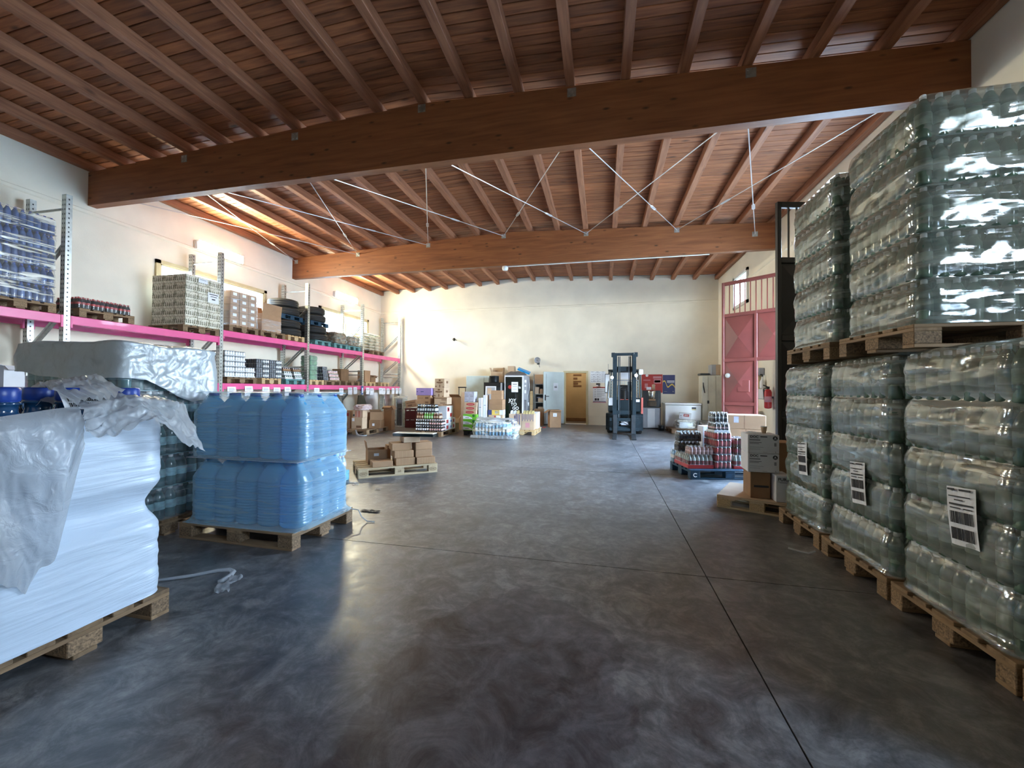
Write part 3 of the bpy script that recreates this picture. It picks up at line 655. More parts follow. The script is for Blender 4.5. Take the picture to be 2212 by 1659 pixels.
def wrap_mesh(name, L, Wd, z0, z1, prof, mat, nu=110, nv=60, r=.06, rough=.006, seed=0, skirt=.0, cap=True, ns=(4, 4, 18), slant=.0):
    """stretch film round a load: prof(f) is the outward offset at height fraction f"""
    def fn(i, j):
        p, n_ = rrect(i, L, Wd, r); z = z0+(z1-z0)*j
        q = Vector((p.x*ns[0]+seed, p.y*ns[1], (z+slant*sin(i*2*pi))*ns[2]))
        o = prof(j, i) + rough*noise.noise(q) + rough*.6*noise.noise(q*2.7) + (skirt*max(0, 1-j/.05)**2)
        return (p.x+n_.x*o, p.y+n_.y*o, z)
    mb = MB().grid(fn, nu, nv, 0, True)
    if cap:
        top = mb.v[-nu:]; c = sum((Vector(v) for v in top), Vector())/nu; b = len(mb.v)
        ch = .012 if cap is True else cap; ring = [Vector(v).lerp(c, .12)+Vector((0, 0, ch)) for v in top]
        mb.v += ring + [c+Vector((0, 0, ch*1.2))]
        for k in range(nu):
            k2 = (k+1) % nu; mb.f.append((b-nu+k, b-nu+k2, b+k2, b+k)); mb.f.append((b+k, b+k2, b+nu)); mb.m += [0, 0]
    return mb.mesh(name, mat, True)
def shell_positions(nx, ny, p, rows=1):
    out = []
    for i in range(nx):
        for j in range(ny):
            if min(i, j, nx-1-i, ny-1-j) < rows: out.append(((i-(nx-1)/2)*p, (j-(ny-1)/2)*p))
    return out
def code_label(parent, loc, rz, w=.19, h=.30, tilt=0.0, name='label_sheet', lab='white pallet label with bar codes'):
    """printed sheet; local frame: x to the reader's right, -y towards the reader"""
    s = part(name, MB().grid(lambda a, b: ((a-.5)*w, -.006*sin(a*7+b*3), (b-.5)*h), 6, 6), M['paper'], parent, loc=loc, rot=(0, tilt, rz))
    s['label'] = lab; mb = MB(); y0, y1 = -.009, -.0075
    for k, (a, b, zz, hh) in enumerate(((.08, .34, .44, .035), (.5, .9, .44, .035), (.1, .86, .33, .02), (.3, .6, .27, .02), (.1, .92, .19, .03), (.12, .5, .13, .02), (.6, .9, .13, .02))):
        mb.box((a-.5)*w, y0, (zz)*h, (b-.5)*w, y1, (zz+hh)*h)
    for row in (-.12, -.40):
        x = .1
        while x < .9:
            ww = random.choice((.012, .022, .034)); mb.box((x-.5)*w, y0, row*h, (x+ww-.5)*w, y1, (row+.2)*h); x += ww+random.choice((.014, .024))
    part('label_print', mb, M['ink'], s); return s
M['film_clear'] = film('stretch_film_clear', .36, .45, (.25, .30, .275), .07, (1.2, 1.2, 13), .55, .47, .68, rim=.35, spec=1.0)
M['film_pack'] = film('shrink_film', .04, .05, (.85, .92, .95), .08, (6, 6, 6), .3, .5, .8, rim=.22)
M['film_light'] = film('stretch_film_thin', .07, .30, (.85, .92, .95), .10, (3, 3, 30), .5, .5, .78, rim=.35)
M['film_blue'] = film('stretch_film_over_blue', .19, .16, (.50, .76, .90), .10, (1.6, 1.6, 22), .4, .47, .8, rim=.55)
M['film_white'] = sheet('white_stretch_film', (.66, .77, .90), .12, .28, .35, 1.0, (2.5, 2.5, 30), spec=.6)
M['film_grey'] = sheet('loose_plastic_drape', (.62, .655, .69), .45, .20, .8, 13.0, alpha=.80, spec=.8)
M['cover_grey'] = sheet('grey_plastic_cover', (.46, .51, .54), .30, .27, .7, 7.0, spec=.8)
# ---- the row of wrapped green-tinted bottle pallets by the right wall
BOT_G = bottle('bottle', .042, .284, 'pet', [M['green_pet'], M['lime_label'], M['cap_white']], 10)
NXB, NYB, PB = 13, 9, .0845
inner = MB()
ip, ims = [(.036, 0), (.04, .03), (.04, .19), (.014, .25), (.014, .284)], None
for k in range(5):
    for x, y in [p for p in shell_positions(NXB, NYB, PB, 2) if p not in shell_positions(NXB, NYB, PB, 1)]: inner.lathe(ip, 6, c=(x, y, k*.29))
inner = inner.mesh('inner_bottles', M['green_pet'], True)
def lay_prof(n, amp, top=.05, ph=.0):
    def f(j, i=0):
        a = (j*n+ph) % 1.0
        o = amp*(abs(sin(pi*a))**.6) - amp*.5
        if j > 1-top: o -= .06*((j-(1-top))/top)**2
        if j < .02: o += .01
        return o
    return f
wraps = [wrap_mesh('stretch_film', NXB*PB+.008, NYB*PB+.008, 0, 1.465, lay_prof(5, .032), M['film_clear'], 130, 90, .085, .012, s_*7.3, .03, True, (3, 3, 14), .05) for s_ in range(3)]
def green_load(loc, rz, lab, seed, label_at=None):
    r = thing('bottle_load', lab, 'water', loc, rz, 'wrapped pallets of green bottles by the right wall')
    for k in range(5):
        for x, y in shell_positions(NXB, NYB, PB):
            link('bottle', BOT_G, r, (x, y, k*.29), (0, 0, random.uniform(0, 6)))
    o = link('inner_bottles', inner, r); o['kind'] = 'stuff'
    link('stretch_film', wraps[seed % 3], r)
    if label_at: code_label(r, label_at, rad(-90), .17, .30, rad(-6))
    return r
XR0 = 1.80; XC = XR0+.6
lowY = [4.325, 3.49, 2.655, 1.83]
names_low = ['lower wrapped green bottle load farthest along the row, behind the white cartons', 'lower wrapped green bottle load, second from the far end of the row',
             'lower wrapped green bottle load with a low-set label, third in the row', 'lower wrapped green bottle load cut by the frame edge, nearest in the row']
pal_low = ['grimy wooden pallet under the farthest lower green bottle load', 'grimy wooden pallet under the second lower green bottle load', 'grimy wooden pallet under the third lower green bottle load', 'grimy wooden pallet at the frame edge under the nearest green bottle load']
for k, y in enumerate(lowY):
    PAL((XC, y, 0), 0, pal_low[k], 'pallets under the green bottles')
    green_load((XC, y, .144), 0, names_low[k], k, {0: (-.575, -.06, .58), 1: (-.575, -.06, .54), 2: (-.575, -.10, .56)}.get(k))
ZL = .144+1.465
for k, (x, y) in enumerate(((2.46, 4.28), (2.46, 3.34))):
    PAL((x, y, ZL+.016), 0, ('wooden pallet bridging the two far lower loads', 'wooden pallet bearing the tall near upper bottle load')[k], 'pallets under the green bottles')
    green_load((x, y, ZL+.16), 0, ('upper wrapped green bottle load behind, half hidden by the nearer upper one', 'big upper wrapped green bottle load nearest the camera, glinting with window light')[k], k+1)
# ---- ten-litre jugs
def jug_mesh():
    R = .112; p = [(R*.82, 0), (R*.98, .018)]; ms = [0]
    z = .03
    while z < .36:
        p += [(R, z), (R*1.0, z+.009), (R*.93, z+.015), (R*.93, z+.018)]; z += .0235
    p += [(R, .375), (R*.985, .40), (R*.78, .455), (R*.45, .515), (.036, .525), (.036, .53), (.046, .532), (.046, .538), (.036, .54)]
    p += [(.038, .541), (.040, .544), (.040, .564), (.036, .568)]
    ms = [0]*(len(p)-1); ms[-4:] = [1]*4
    return p, ms
jp, jms = jug_mesh()
def jugmat():
    mt, t, out = nt('jug_blue'); b = N(t, 'BsdfPrincipled', Roughness=.12); b.inputs['Base Color'].default_value = (.08, .40, .62, 1); b.inputs['Specular IOR Level'].default_value = .9
    tl = N(t, 'BsdfTranslucent'); tl.inputs[0].default_value = (.12, .45, .85, 1); tr = N(t, 'BsdfTransparent'); tr.inputs[0].default_value = (.35, .66, .95, 1)
    a = N(t, 'MixShader'); a.inputs[0].default_value = .4; t.links.new(b.outputs[0], a.inputs[1]); t.links.new(tl.outputs[0], a.inputs[2])
    m2 = N(t, 'MixShader'); m2.inputs[0].default_value = .28; t.links.new(a.outputs[0], m2.inputs[1]); t.links.new(tr.outputs[0], m2.inputs[2]); t.links.new(m2.outputs[0], out.inputs[0]); return mt
M['jug'] = jugmat()
jmb = MB().lathe(jp, 32, ms=jms)
for v in jmb.v:                                        # squarish body, round neck
    r_ = math.hypot(v.x, v.y); k_ = min(1, max(0, (r_-.045)/.04))
    if k_: c_, s_ = v.x/r_, v.y/r_; q_ = 1/(abs(c_)**3.2+abs(s_)**3.2)**.3125; v.x *= 1+(q_-1)*k_*.95; v.y *= 1+(q_-1)*k_*.95
JUG = jmb.mesh('water_jug', [M['jug'], M['cap_blue']], True)
def slip(L, Wd, z, parent): return part('slip_sheet', MB().box(-L/2, -Wd/2, z, L/2, Wd/2, z+.004), M['film_grey'], parent)
def jug_prof(j, i=0):
    z = j*1.15; zz = z % .575
    if zz < .40: return .004
    f = (zz-.40)/.165
    return .004 - .105*min(1, f)
jl = thing('jug_load', 'two tiers of big blue water jugs in clear stretch film', 'water', (-3.06, 3.245, .144))
for tier in range(2):
    for x, y in [((i-2)*.228, (j-1)*.228) for i in range(5) for j in range(3)]:
        link('water_jug', JUG, jl, (x+.0, y+(.0 if tier == 0 else .01), .006+tier*.578), (0, 0, random.choice((0, pi/2, pi))+random.uniform(-.05, .05)))
slip(1.17, .78, .0, jl); slip(1.16, .74, .574, jl)
o = part('stretch_film', MB(), M['film_blue'], jl) if False else link('stretch_film', wrap_mesh('stretch_film', 1.16, .71, .004, 1.152, jug_prof, M['film_blue'], 120, 90, .10, .004, 3.1, .05, True, (3, 3, 26)), jl)
PAL((-3.08, 3.25, 0), rad(-1), 'dark weathered pallet under the blue water jugs')
# hanging scraps of film at the pallet corner
fs_ = thing('film_scrap', 'thin white twist of film dangling off the jug pallet corner', 'scrap', (-2.43, 3.58, .0))
part('film_twist', MB().tube([(-.01, -.01, .145), (.05, .02, .13), (.07, .04, .06), (.12, .06, .012), (.2, .07, .008)], .006, 5), M['film_grey'], fs_)
# ---- white-wrapped jugs nearest on the left, with torn drape and bare blue necks
wl = thing('jug_load', 'jug pallet wrapped in opaque white film, torn open at the top', 'water', (-3.13, 1.515, .144))
JN = MB().lathe([(.112, .30), (.112, .375), (.108, .40), (.088, .45), (.058, .50), (.05, .52), (.05, .55), (.060, .552), (.060, .562), (.05, .565), (.054, .568), (.058, .575), (.058, .625), (.052, .632)], 24, ms=[0]*9+[1]*4).mesh('water_jug', [pm('deep_blue_jug', (.008, .05, .13), .12, spec=.9), M['cap_blue']], True)
for x, y in [((i-2)*.232, (j-1)*.245) for i in range(5) for j in range(3)]: link('water_jug', JN, wl, (x, y, .565))
def white_prof(j, i=0):
    z = j*1.05; base = .012
    if .40 < z < .66: base -= .062*sin(pi*(z-.40)/.26)**1.5
    if z > .96: base -= .05*((z-.96)/.09)**2
    base += .0045*sin(z*2*pi/.036)*(abs(cos(i*2*pi*1.0)) < .75)*(z < .38)
    return base
link('stretch_film', wrap_mesh('stretch_film', 1.16, .755, 0, 1.05, white_prof, M['film_white'], 170, 150, .09, .006, 1.7, .0, False, (3, 3, 12)), wl)
def drape1(a, b):                                      # torn sheet hanging down the lit face towards the camera
    y = -.42+.36*a; x = .612+.03*b*(1-b)*4+.018*sin(a*7+b*5)+.016*noise.noise(Vector((a*5, b*5, 1)))+.006*(1-2*abs(noise.noise(Vector((a*9+b*5, b*6, 6)))))
    top = 1.055+.05*a; bot = .34+.05*sin(a*9)+.05*noise.noise(Vector((a*8, 0, 3)))+.50*max(0, a-.80)/.2
    return (x-.04*max(0, (b-.92)/.08), y+.02*noise.noise(Vector((a*4, b*4, 2)))+.05*b*(a-.5), bot+(top-bot)*b)
def crease(v): return 1-2*abs(noise.noise(v))
def drape2(a, b):                                      # loose flap folded over the top edge, blown out past the far corner
    y = -.06+.50*a+.03*b
    e = .10+.20*a**2.2+.03*sin(a*11); t = min(1, (1-b)/.55); d = max(0, (.45-b)/.45)      # over the top, then hanging
    x = .18+.44*t+(.05+.08*sin(pi*a))*d; z = 1.10+.09*sin(pi*a)*(1-t*.5)-.03*t*t+.02*crease(Vector((a*5, b*4, 2)))-e*1.15*d
    return (x+.022*noise.noise(Vector((a*6, b*6, 5)))+.012*crease(Vector((a*11+b*7, b*9, 8))), y+.10*a*d, z+.018*crease(Vector((a*10-b*6, b*8, 9))))
for fn, nm in ((drape1, 'film_drape'), (drape2, 'film_drape')): part(nm, MB().grid(fn, 70, 60), M['film_grey'], wl, True)
def roll_top(a, b):
    y = -.06+.22*a; return (.10+.5*b, y+.03*sin(b*6), 1.11+.09*sin(b*pi)+.05*a+.03*crease(Vector((a*7, b*7, 4))))
part('film_drape', MB().grid(roll_top, 40, 40), M['film_grey'], wl, True)
code_label(wl, (.53, .03, 1.135), rad(78), .20, .13, 0).rotation_euler = (rad(-42), 0, rad(82))
PAL((-3.13, 1.515, 0), rad(.0), 'brown wooden pallet under the white-wrapped load')
# ---- teal bottles under a grey plastic cover
BOT_T = bottle('bottle', .046, .285, 'pet', [M['teal_pet'], M['teal_label'], M['cap_white']], 12)
cl = thing('bottle_load', 'teal water bottles stacked under a crumpled grey plastic cover', 'water', (-4.46, 2.915, .144))
for k in range(5):
    for x, y in shell_positions(12, 8, .096): link('bottle', BOT_T, cl, (x, y, .005+k*.292), (0, 0, random.uniform(0, 6)))
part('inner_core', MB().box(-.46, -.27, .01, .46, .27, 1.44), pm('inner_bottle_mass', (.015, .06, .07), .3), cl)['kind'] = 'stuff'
for k in range(1, 5): part('tray_sheet', MB().box(-.585, -.39, k*.292+.0, .585, .39, k*.292+.004), M['teal_label'], cl)
link('stretch_film', wrap_mesh('stretch_film', 1.16, .775, .0, 1.47, lay_prof(5, .01, .03), M['film_light'], 90, 50, .04, .004, 5.5), cl)
code_label(cl, (.588, .315, .80), rad(90), .20, .30)
def cover_prof(j, i=0): return .03+.02*noise.noise(Vector((cos(i*6.283)*3, sin(i*6.283)*3, j*3)))+.03*(1-j)**2
def cover():
    L, Wd, r = 1.20, .83, .05
    def fn(i, j):
        p, n_ = rrect(i, L, Wd, r); w3 = noise.noise(Vector((p.x*3, p.y*3, 7)))
        lit = p.x > .5                                          # the cover hangs lower on the bright side
        z0 = 1.26+.06*w3+(-.20*min(1, max(0, (p.y+.25)/.4)) if lit else 0)+(.10*max(0, -p.x) if p.y < -.3 else 0)
        z = z0+(1.565-z0)*j
        o = .014+.020*noise.noise(Vector((p.x*5, p.y*5, z*5)))+.02*(1-j)+.008*(1-2*abs(noise.noise(Vector((p.x*9+z*6, p.y*9-z*5, z*7)))))+.004*(1-2*abs(noise.noise(Vector((p.x*24+z*9, p.y*24, z*20)))))
        return (p.x+n_.x*o, p.y+n_.y*o, z+.02*noise.noise(Vector((p.x*4, p.y*4, 2)))*j)
    nu = 240; mb = MB().grid(fn, nu, 36, 0, True); top = [Vector(v) for v in mb.v[-nu:]]; c = sum(top, Vector())/nu; b = len(mb.v)
    for q, dz in ((.1, .02), (.4, .03), (.8, .035)): mb.v += [v.lerp(c, q)+Vector((0, 0, dz+.012*noise.noise(v*4+Vector((q*9, 0, 0))))) for v in top]
    mb.v.append(c+Vector((0, 0, .035)))
    for lv in range(3):
        for k in range(nu): mb.f.append((b+(lv-1)*nu+k, b+(lv-1)*nu+(k+1) % nu, b+lv*nu+(k+1) % nu, b+lv*nu+k)); mb.m.append(0)
    for k in range(nu): mb.f.append((b+2*nu+k, b+2*nu+(k+1) % nu, b+3*nu)); mb.m.append(0)
    return mb
part('plastic_cover', cover(), M['cover_grey'], cl, True)
part('top_carton', MB().box(-.585, -.4, 1.465, .585, .4, 1.54), M['film_grey'], cl)
PAL((-4.46, 2.915, 0), 0, 'dark pallet under the teal bottles, mostly hidden')
# ---- wrapped blue half-litre packs on the light blue pallet behind the jugs
BOT_C = bottle('bottle', .035, .215, 'pet', [M['cyan_pet'], M['ink_white'], M['cap_white']], 10)
bl = thing('bottle_load', 'low wrapped load of small blue water bottles behind the jugs', 'water', (-4.22, 4.88, .144), 0)
for k in range(3):
    for x, y in shell_positions(15, 10, .073): link('bottle', BOT_C, bl, (x, y, k*.222), (0, 0, random.uniform(0, 6)))
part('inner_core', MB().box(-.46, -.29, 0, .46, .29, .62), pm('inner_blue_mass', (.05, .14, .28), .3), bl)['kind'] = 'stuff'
link('stretch_film', wrap_mesh('stretch_film', 1.10, .735, 0, .69, lay_prof(3, .05, .10, .15), M['film_light'], 90, 40, .07, .008, 2.2), bl)
PALC((-4.15, 4.88, 0), 0, 'light blue pallet behind the blue jugs')
# ================================================================== CARTONS
def face_print(parent, sx, sy, sz, face, items, name='print'):
    """flat print on a face; items = (u0, v0, u1, v1, material) in 0..1 of the face"""
    by = {}
    for u0, v0, u1, v1, mt in items:
        mb = by.setdefault(mt, MB()); e = .0012
        if face == '-y': mb.box(-sx/2+u0*sx, -sy/2-e, v0*sz, -sx/2+u1*sx, -sy/2-.0002, v1*sz)
        elif face == '+x': mb.box(sx/2+.0002, -sy/2+u0*sy, v0*sz, sx/2+e, -sy/2+u1*sy, v1*sz)
        elif face == '-x': mb.box(-sx/2-e, sy/2-u0*sy, v0*sz, -sx/2-.0002, sy/2-u1*sy, v1*sz)
    for mt, mb in by.items(): part(name, mb, M[mt], parent)
def carton(label, loc, size, rz=0.0, mat='kraft', tape=True, prints=(), flaps=None, group=None, name='carton', cat='box', rot=None):
    """loc = centre of the base; flaps: None closed, or four opening angles (front, back, left, right) measured from lying shut"""
    sx, sy, sz = size; r = thing(name, label, cat, loc, rz, group)
    if rot: r.rotation_euler = rot
    mt = [M[mat], M['kraft_in'] if mat.startswith('kraft') else M[mat]]; b = min(.006, sx*.03)
    if flaps is None:
        part('carton_body', MB().box(-sx/2, -sy/2, 0, sx/2, sy/2, sz, 0, b), mt, r)
        if tape:
            if sx >= sy: mb = MB().box(-sx/2-.001, -.024, sz*.8, -sx/2, .024, sz).box(-sx/2, -.024, sz, sx/2, .024, sz+.0008).box(sx/2, -.024, sz*.8, sx/2+.001, .024, sz)
            else: mb = MB().box(-.024, -sy/2-.001, sz*.8, .024, -sy/2, sz).box(-.024, -sy/2, sz, .024, sy/2, sz+.0008).box(-.024, sy/2, sz*.8, .024, sy/2+.001, sz)
            part('tape', mb, M['tape'], r)
        else: part('lid_seam', MB().box(-sx/2+.004, -.002, sz-.0005, sx/2-.004, .002, sz+.0008), M['ink_brown'], r)
    else:
        t = .005
        mb = MB().box(-sx/2, -sy/2, 0, sx/2, sy/2, t).box(-sx/2, -sy/2, t, sx/2, -sy/2+t, sz).box(-sx/2, sy/2-t, t, sx/2, sy/2, sz).box(-sx/2, -sy/2+t, t, -sx/2+t, sy/2-t, sz).box(sx/2-t, -sy/2+t, t, sx/2, sy/2-t, sz)
        part('carton_body', mb, mt, r)
        fl_ = min(sx, sy)*.48
        for k, ang in enumerate(flaps):
            if ang is None: continue
            L = (sx if k < 2 else sy)-.008; m2 = MB().box(-L/2, 0, 0, L/2, fl_, .004)
            f = part('flap', m2, M[mat], r)
            px_, py_, rr = ((0, -sy/2, 0), (0, sy/2, pi), (-sx/2, 0, -pi/2), (sx/2, 0, pi/2))[k]
            f.location = (px_, py_, sz); f.rotation_euler = (Matrix.Rotation(rr, 3, 'Z') @ Matrix.Rotation(ang, 3, 'X')).to_euler()
    for face, items in prints: face_print(r, sx, sy, sz, face, items)
    return r
# ---- small packs: a film-wrapped tray of bottles or cans is one thing
def pack(label, group, nx, ny, p, me, h, filmm=None, tray=None, single=False, cat='pack', name='drink_pack'):
    def mk():
        r = thing(name, label, cat, (0, 0, 0), 0, group)
        if single:
            for i in range(nx):
                for j in range(ny):
                    if i in (0, nx-1) or j in (0, ny-1): link('bottle', me, r, ((i-(nx-1)/2)*p, (j-(ny-1)/2)*p, .002), (0, 0, random.uniform(0, 6)))
        else:
            mb = MB(); vs = [v.co.copy() for v in me.vertices]; fs = [tuple(q.vertices) for q in me.polygons]; ms = [q.material_index for q in me.polygons]
            for i in range(nx):
                for j in range(ny):
                    k0 = len(mb.m); mb.add([v+Vector(((i-(nx-1)/2)*p, (j-(ny-1)/2)*p, .002)) for v in vs], fs); mb.m[k0:] = ms
            o = part('bottles', mb, list(me.materials), r, True); o['kind'] = 'stuff'
        if tray: part('tray', MB().box(-nx*p/2-.003, -ny*p/2-.003, 0, nx*p/2+.003, ny*p/2+.003, h*tray[1], 0, .004), M[tray[0]], r)
        if filmm:
            L, Wd = nx*p+.004, ny*p+.004
            def pr(j, i=0): return -.012*max(0, (j-.55)/.45)**1.5
            link('film', wrap_mesh('pack_film', L, Wd, 0, h*1.01, pr, M[filmm], 44, 12, .02, .0008, 4.4, 0, .0015), r)
        return r
    return Once(mk)
ZU = .002
# ================================================================== GOODS ON THE RACK
RC = (RX0+RX1)/2+.02
def on_rack(y, z, P=PALR, lab='', rz=0.0): return P((RC, y, z), rz, lab, 'pallets on the rack')
# -- bay 0: tall wrapped load of dark blue water bottles
on_rack(4.16, 2.49, PALR, 'brown pallet on the top beam under the tall dark blue water load')
BOT_B = bottle('bottle', .04, .26, 'pet', [M['blue_pet'], M['blue_pet'], M['cap_blue']], 10)
bw = thing('bottle_load', 'tall wrapped load of dark blue water bottles on the rack top', 'water', (RC+.02, 4.16, 2.634))
for k in range(5):
    for x, y in shell_positions(10, 10, .08): link('bottle', BOT_B, bw, (x, y, k*.272), (0, 0, random.uniform(0, 6)))
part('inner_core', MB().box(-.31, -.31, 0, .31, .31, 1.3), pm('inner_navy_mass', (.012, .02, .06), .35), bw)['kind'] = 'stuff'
for k in range(1, 5): part('tray_sheet', MB().box(-.405, -.405, k*.272-.008, .405, .405, k*.272-.004), M['blue_pet'], bw)
M['film_gold'] = film('stretch_film_streaky', .06, .8, (.92, .90, .80), .08, (1.5, 1.5, 16), .8, .50, .66, rim=.3)
link('stretch_film', wrap_mesh('stretch_film', .81, .81, 0, 1.36, lay_prof(5, .012), M['film_gold'], 80, 60, .03, .006, 8.8, .02, False), bw)
# -- bay 1: cola bottles on a pallet, then the big white carton load
on_rack(5.24, 2.49, PALR, 'pale pallet on the top beam under the low cola packs')
BOT_CS = bottle('bottle', .03, .19, 'cola', [M['cola'], M['cola_label'], M['cap_red']], 8)
CP = pack('six-bottle cola pack in a low layer on the rack top', 'cola packs on the rack', 3, 2, .062, BOT_CS, .19, 'film_pack', None)
for i in range(4):
    for j in range(4): CP((RX1-.10-.132*i, 4.94+.196*j, 2.636), rad(90), 'small cola pack, %s row from the beam edge, %s from the first upright' % (ORD[i], ORD[j]))
on_rack(6.91, 2.49, PALR, 'pallet on the top beam under the big cream carton load')
wc = thing('carton_load', 'big block of cream printed cartons with a posted notice, on the rack', 'cartons', (RC, 6.95, 2.634))
M['cream_print'] = None
def cream_print():
    mt, t, out = nt('cream_print'); b = N(t, 'BsdfPrincipled', Roughness=.4)
    co = coords(t, (1, 1, 1), True, False); v = N(t, 'TexVoronoi', Scale=13.0); mp = N(t, 'Mapping'); mp.inputs['Scale'].default_value = (1, 1, .55); t.links.new(co, mp.inputs[0]); t.links.new(mp.outputs[0], v.inputs['Vector'])
    n = N(t, 'TexNoise', Scale=30.0, Detail=3); t.links.new(co, n.inputs['Vector'])
    c = ramp(t, v.outputs['Distance'], [(.12, (.30, .31, .22)), (.25, (.62, .58, .46)), (.5, (.74, .70, .58))]); c2 = ramp(t, n.outputs['Fac'], [(.38, (.55, .52, .42)), (.5, (1, 1, 1))])
    c = mixrgb(t, .7, c, c2, 'MULTIPLY'); t.links.new(c, b.inputs['Base Color']); t.links.new(b.outputs[0], out.inputs[0]); return mt
M['cream_print'] = cream_print()
M['cream_dash'] = pm('printed_figure', (.17, .17, .10), .6, var=.2)
LW, WW = .90, .78
nr = 6; hh = 1.06/nr
pack_m = MB().box(-LW/6+.002, -WW/6+.002, 0, LW/6-.002, WW/6-.002, hh-.003, 0, .008).mesh('printed_pack', M['cream_print'])
for k in range(nr):
    for i in range(3):
        for j in range(3):
            if i in (0, 2) or j in (0, 2): link('printed_pack', pack_m, wc, ((i-1)*LW/3, (j-1)*WW/3, k*hh))
fig = MB()
for k in range(nr):
    for i in range(18):
        for (fx, L_, ax) in ((0, LW, 'y'), (1, WW, 'x')):
            c = (i+.5)/18*L_-L_/2; z = k*hh+.045; 
            if ax == 'y': fig.box(c-.005, -WW/2-.003, z, c+.005, -WW/2, z+.075).box(c-.008, -WW/2-.003, z+.0, c+.012, -WW/2, z+.02)
            else: fig.box(LW/2, c-.005, z, LW/2+.003, c+.005, z+.075).box(LW/2, c-.008, z, LW/2+.003, c+.012, z+.02)
part('printed_figures', fig, M['cream_dash'], wc)['kind'] = 'stuff'
o = part('paper_notice', MB().box(LW/2+.004, .08, .56, LW/2+.008, .33, .78), M['paper'], wc)
part('notice_print', MB().box(LW/2+.008, .11, .735, LW/2+.009, .31, .752).box(LW/2+.008, .14, .69, LW/2+.009, .29, .703).box(LW/2+.008, .17, .625, LW/2+.009, .25, .65), M['ink'], o)
o = part('paper_notice', MB().box(LW/2+.004, -.13, .94, LW/2+.008, .07, 1.03), M['paper'], wc); part('notice_print', MB().box(LW/2+.008, -.1, 1.0, LW/2+.009, .04, 1.01), M['ink_grey'], o)
# -- bay 2 top: strapped kraft cartons, open kraft carton, tyres
on_rack(7.95, 2.65, PALR, 'pallet on the top beam under the strapped brown cartons')
k0 = 0
for i, y in enumerate((7.72, 7.97, 8.21)):
    for k in range(5):
        carton('brown labelled carton, %s column from the second upright, %s layer' % (ORD[i], ORD[k]), (RC+.12, y, 2.794+k*.163), (.6, .236, .160), 0, 'kraft', False,
               [('+x', ((.3, .35, .72, .75, 'paper'),))], None, 'strapped brown cartons on the rack')
def crumple(name, size, loc, mat, parent=None, amp=.03, nu=60, nv=22, seed=0, r=.05):
    L, Wd, H = size
    return link(name, wrap_mesh(name, L, Wd, 0, H, lambda j, i=0: amp*noise.noise(Vector((cos(i*6.28)*4+seed, sin(i*6.28)*4, j*5)))+amp*.4*(1-j), mat, nu, nv, r, amp*.5, seed, .03, True, (5, 5, 5)), parent, loc)
cw = thing('film_wrap', 'crumpled clear film over the strapped brown cartons', 'film', (RC+.12, 7.965, 2.796)); crumple('film_sheet', (.66, .79, .85), (0, 0, 0), M['film_light'], cw, .012, seed=2)
on_rack(8.82, 2.65, PALR, 'pallet on the top beam under the open brown carton')
oc = carton('open brown carton with a raised flap on the rack top', (RC+.14, 8.80, 2.794), (.56, .62, .44), 0, 'kraft', False, (), (None, None, rad(102), rad(96)))
crumple('film_sheet', (.60, .66, .30), (0, 0, 0), M['film_light'], oc, .012, seed=6)
TYR = MB()
tp = [(.17, .0), (.27, -.0), (.325, .02), (.335, .05), (.328, .055), (.328, .062), (.336, .067), (.336, .10), (.328, .105), (.328, .112), (.336, .117), (.335, .15), (.325, .185), (.27, .205), (.17, .205), (.165, .19), (.19, .10), (.165, .015), (.17, 0)]
TYR.lathe(tp, 28); TYM = TYR.mesh('tyre', M['rubber'], True)
for i, y in enumerate((9.63, 10.75)):
    on_rack(y, 2.65, PALRT if i else PALRN, ('yellow pallet on the top beam under the tyre stack behind the upright', 'teal plastic pallet on the top beam under the nearer-window tyre stack')[i])
    side = ('behind the rack upright', 'in front of the far window')[i]
    z = 2.794+.001; lv = ('bottom tyre', 'second tyre', 'third tyre', 'top tyre')
    for k in range(4):
        if k == 2:
            PALH((RX1-.42, y, z+.005), rad(90), 'thin %s pallet between black tyres %s' % (('blue', 'small')[i], side), 'small pallets between the tyres'); z += .137
        s_ = 1.30 if k < 2 else 1.16
        o = tag(link('tyre', TYM, None, (RX1-.42, y+.02*(-1)**k, z), (0, 0, k), (s_, s_, 1.06)), '%s of the black stack %s' % (lv[k], side), 'tyre', 'black tyres on the rack'); z += .222
# -- bay 3 top: low film-wrapped brown bundles
for i, (y, hz, lab) in enumerate(((11.62, .36, 'low film-wrapped brown bundle next to the tyres'), (12.35, .30, 'low film-wrapped brown bundle by the fourth upright'))):
    on_rack(y, 2.65, PALRT, ('dark pallet on the top beam under the bundle beside the tyres', 'dark pallet on the top beam under the bundle by the fourth upright')[i])
    b = thing('wrapped_bundle', lab, 'bundle', (RC+.18, y, 2.796)); crumple('carton_block', (.46, .52, hz), (0, 0, 0), M['kraft_in'], b, .05, seed=i+3); crumple('film_sheet', (.54, .58, hz+.03), (0, 0, 0), M['film_clear'], b, .05, seed=i+9)
for i, y in enumerate((11.85, 12.62)):
    o = carton(('small tan open carton peeking over the bundle by the tyres', 'small tan open carton peeking over the bundle by the upright')[i], (RX0+.18, y, 2.796), (.20, .22, .42), .3, 'kraft', False, (), (rad(210), rad(150), rad(200), None))
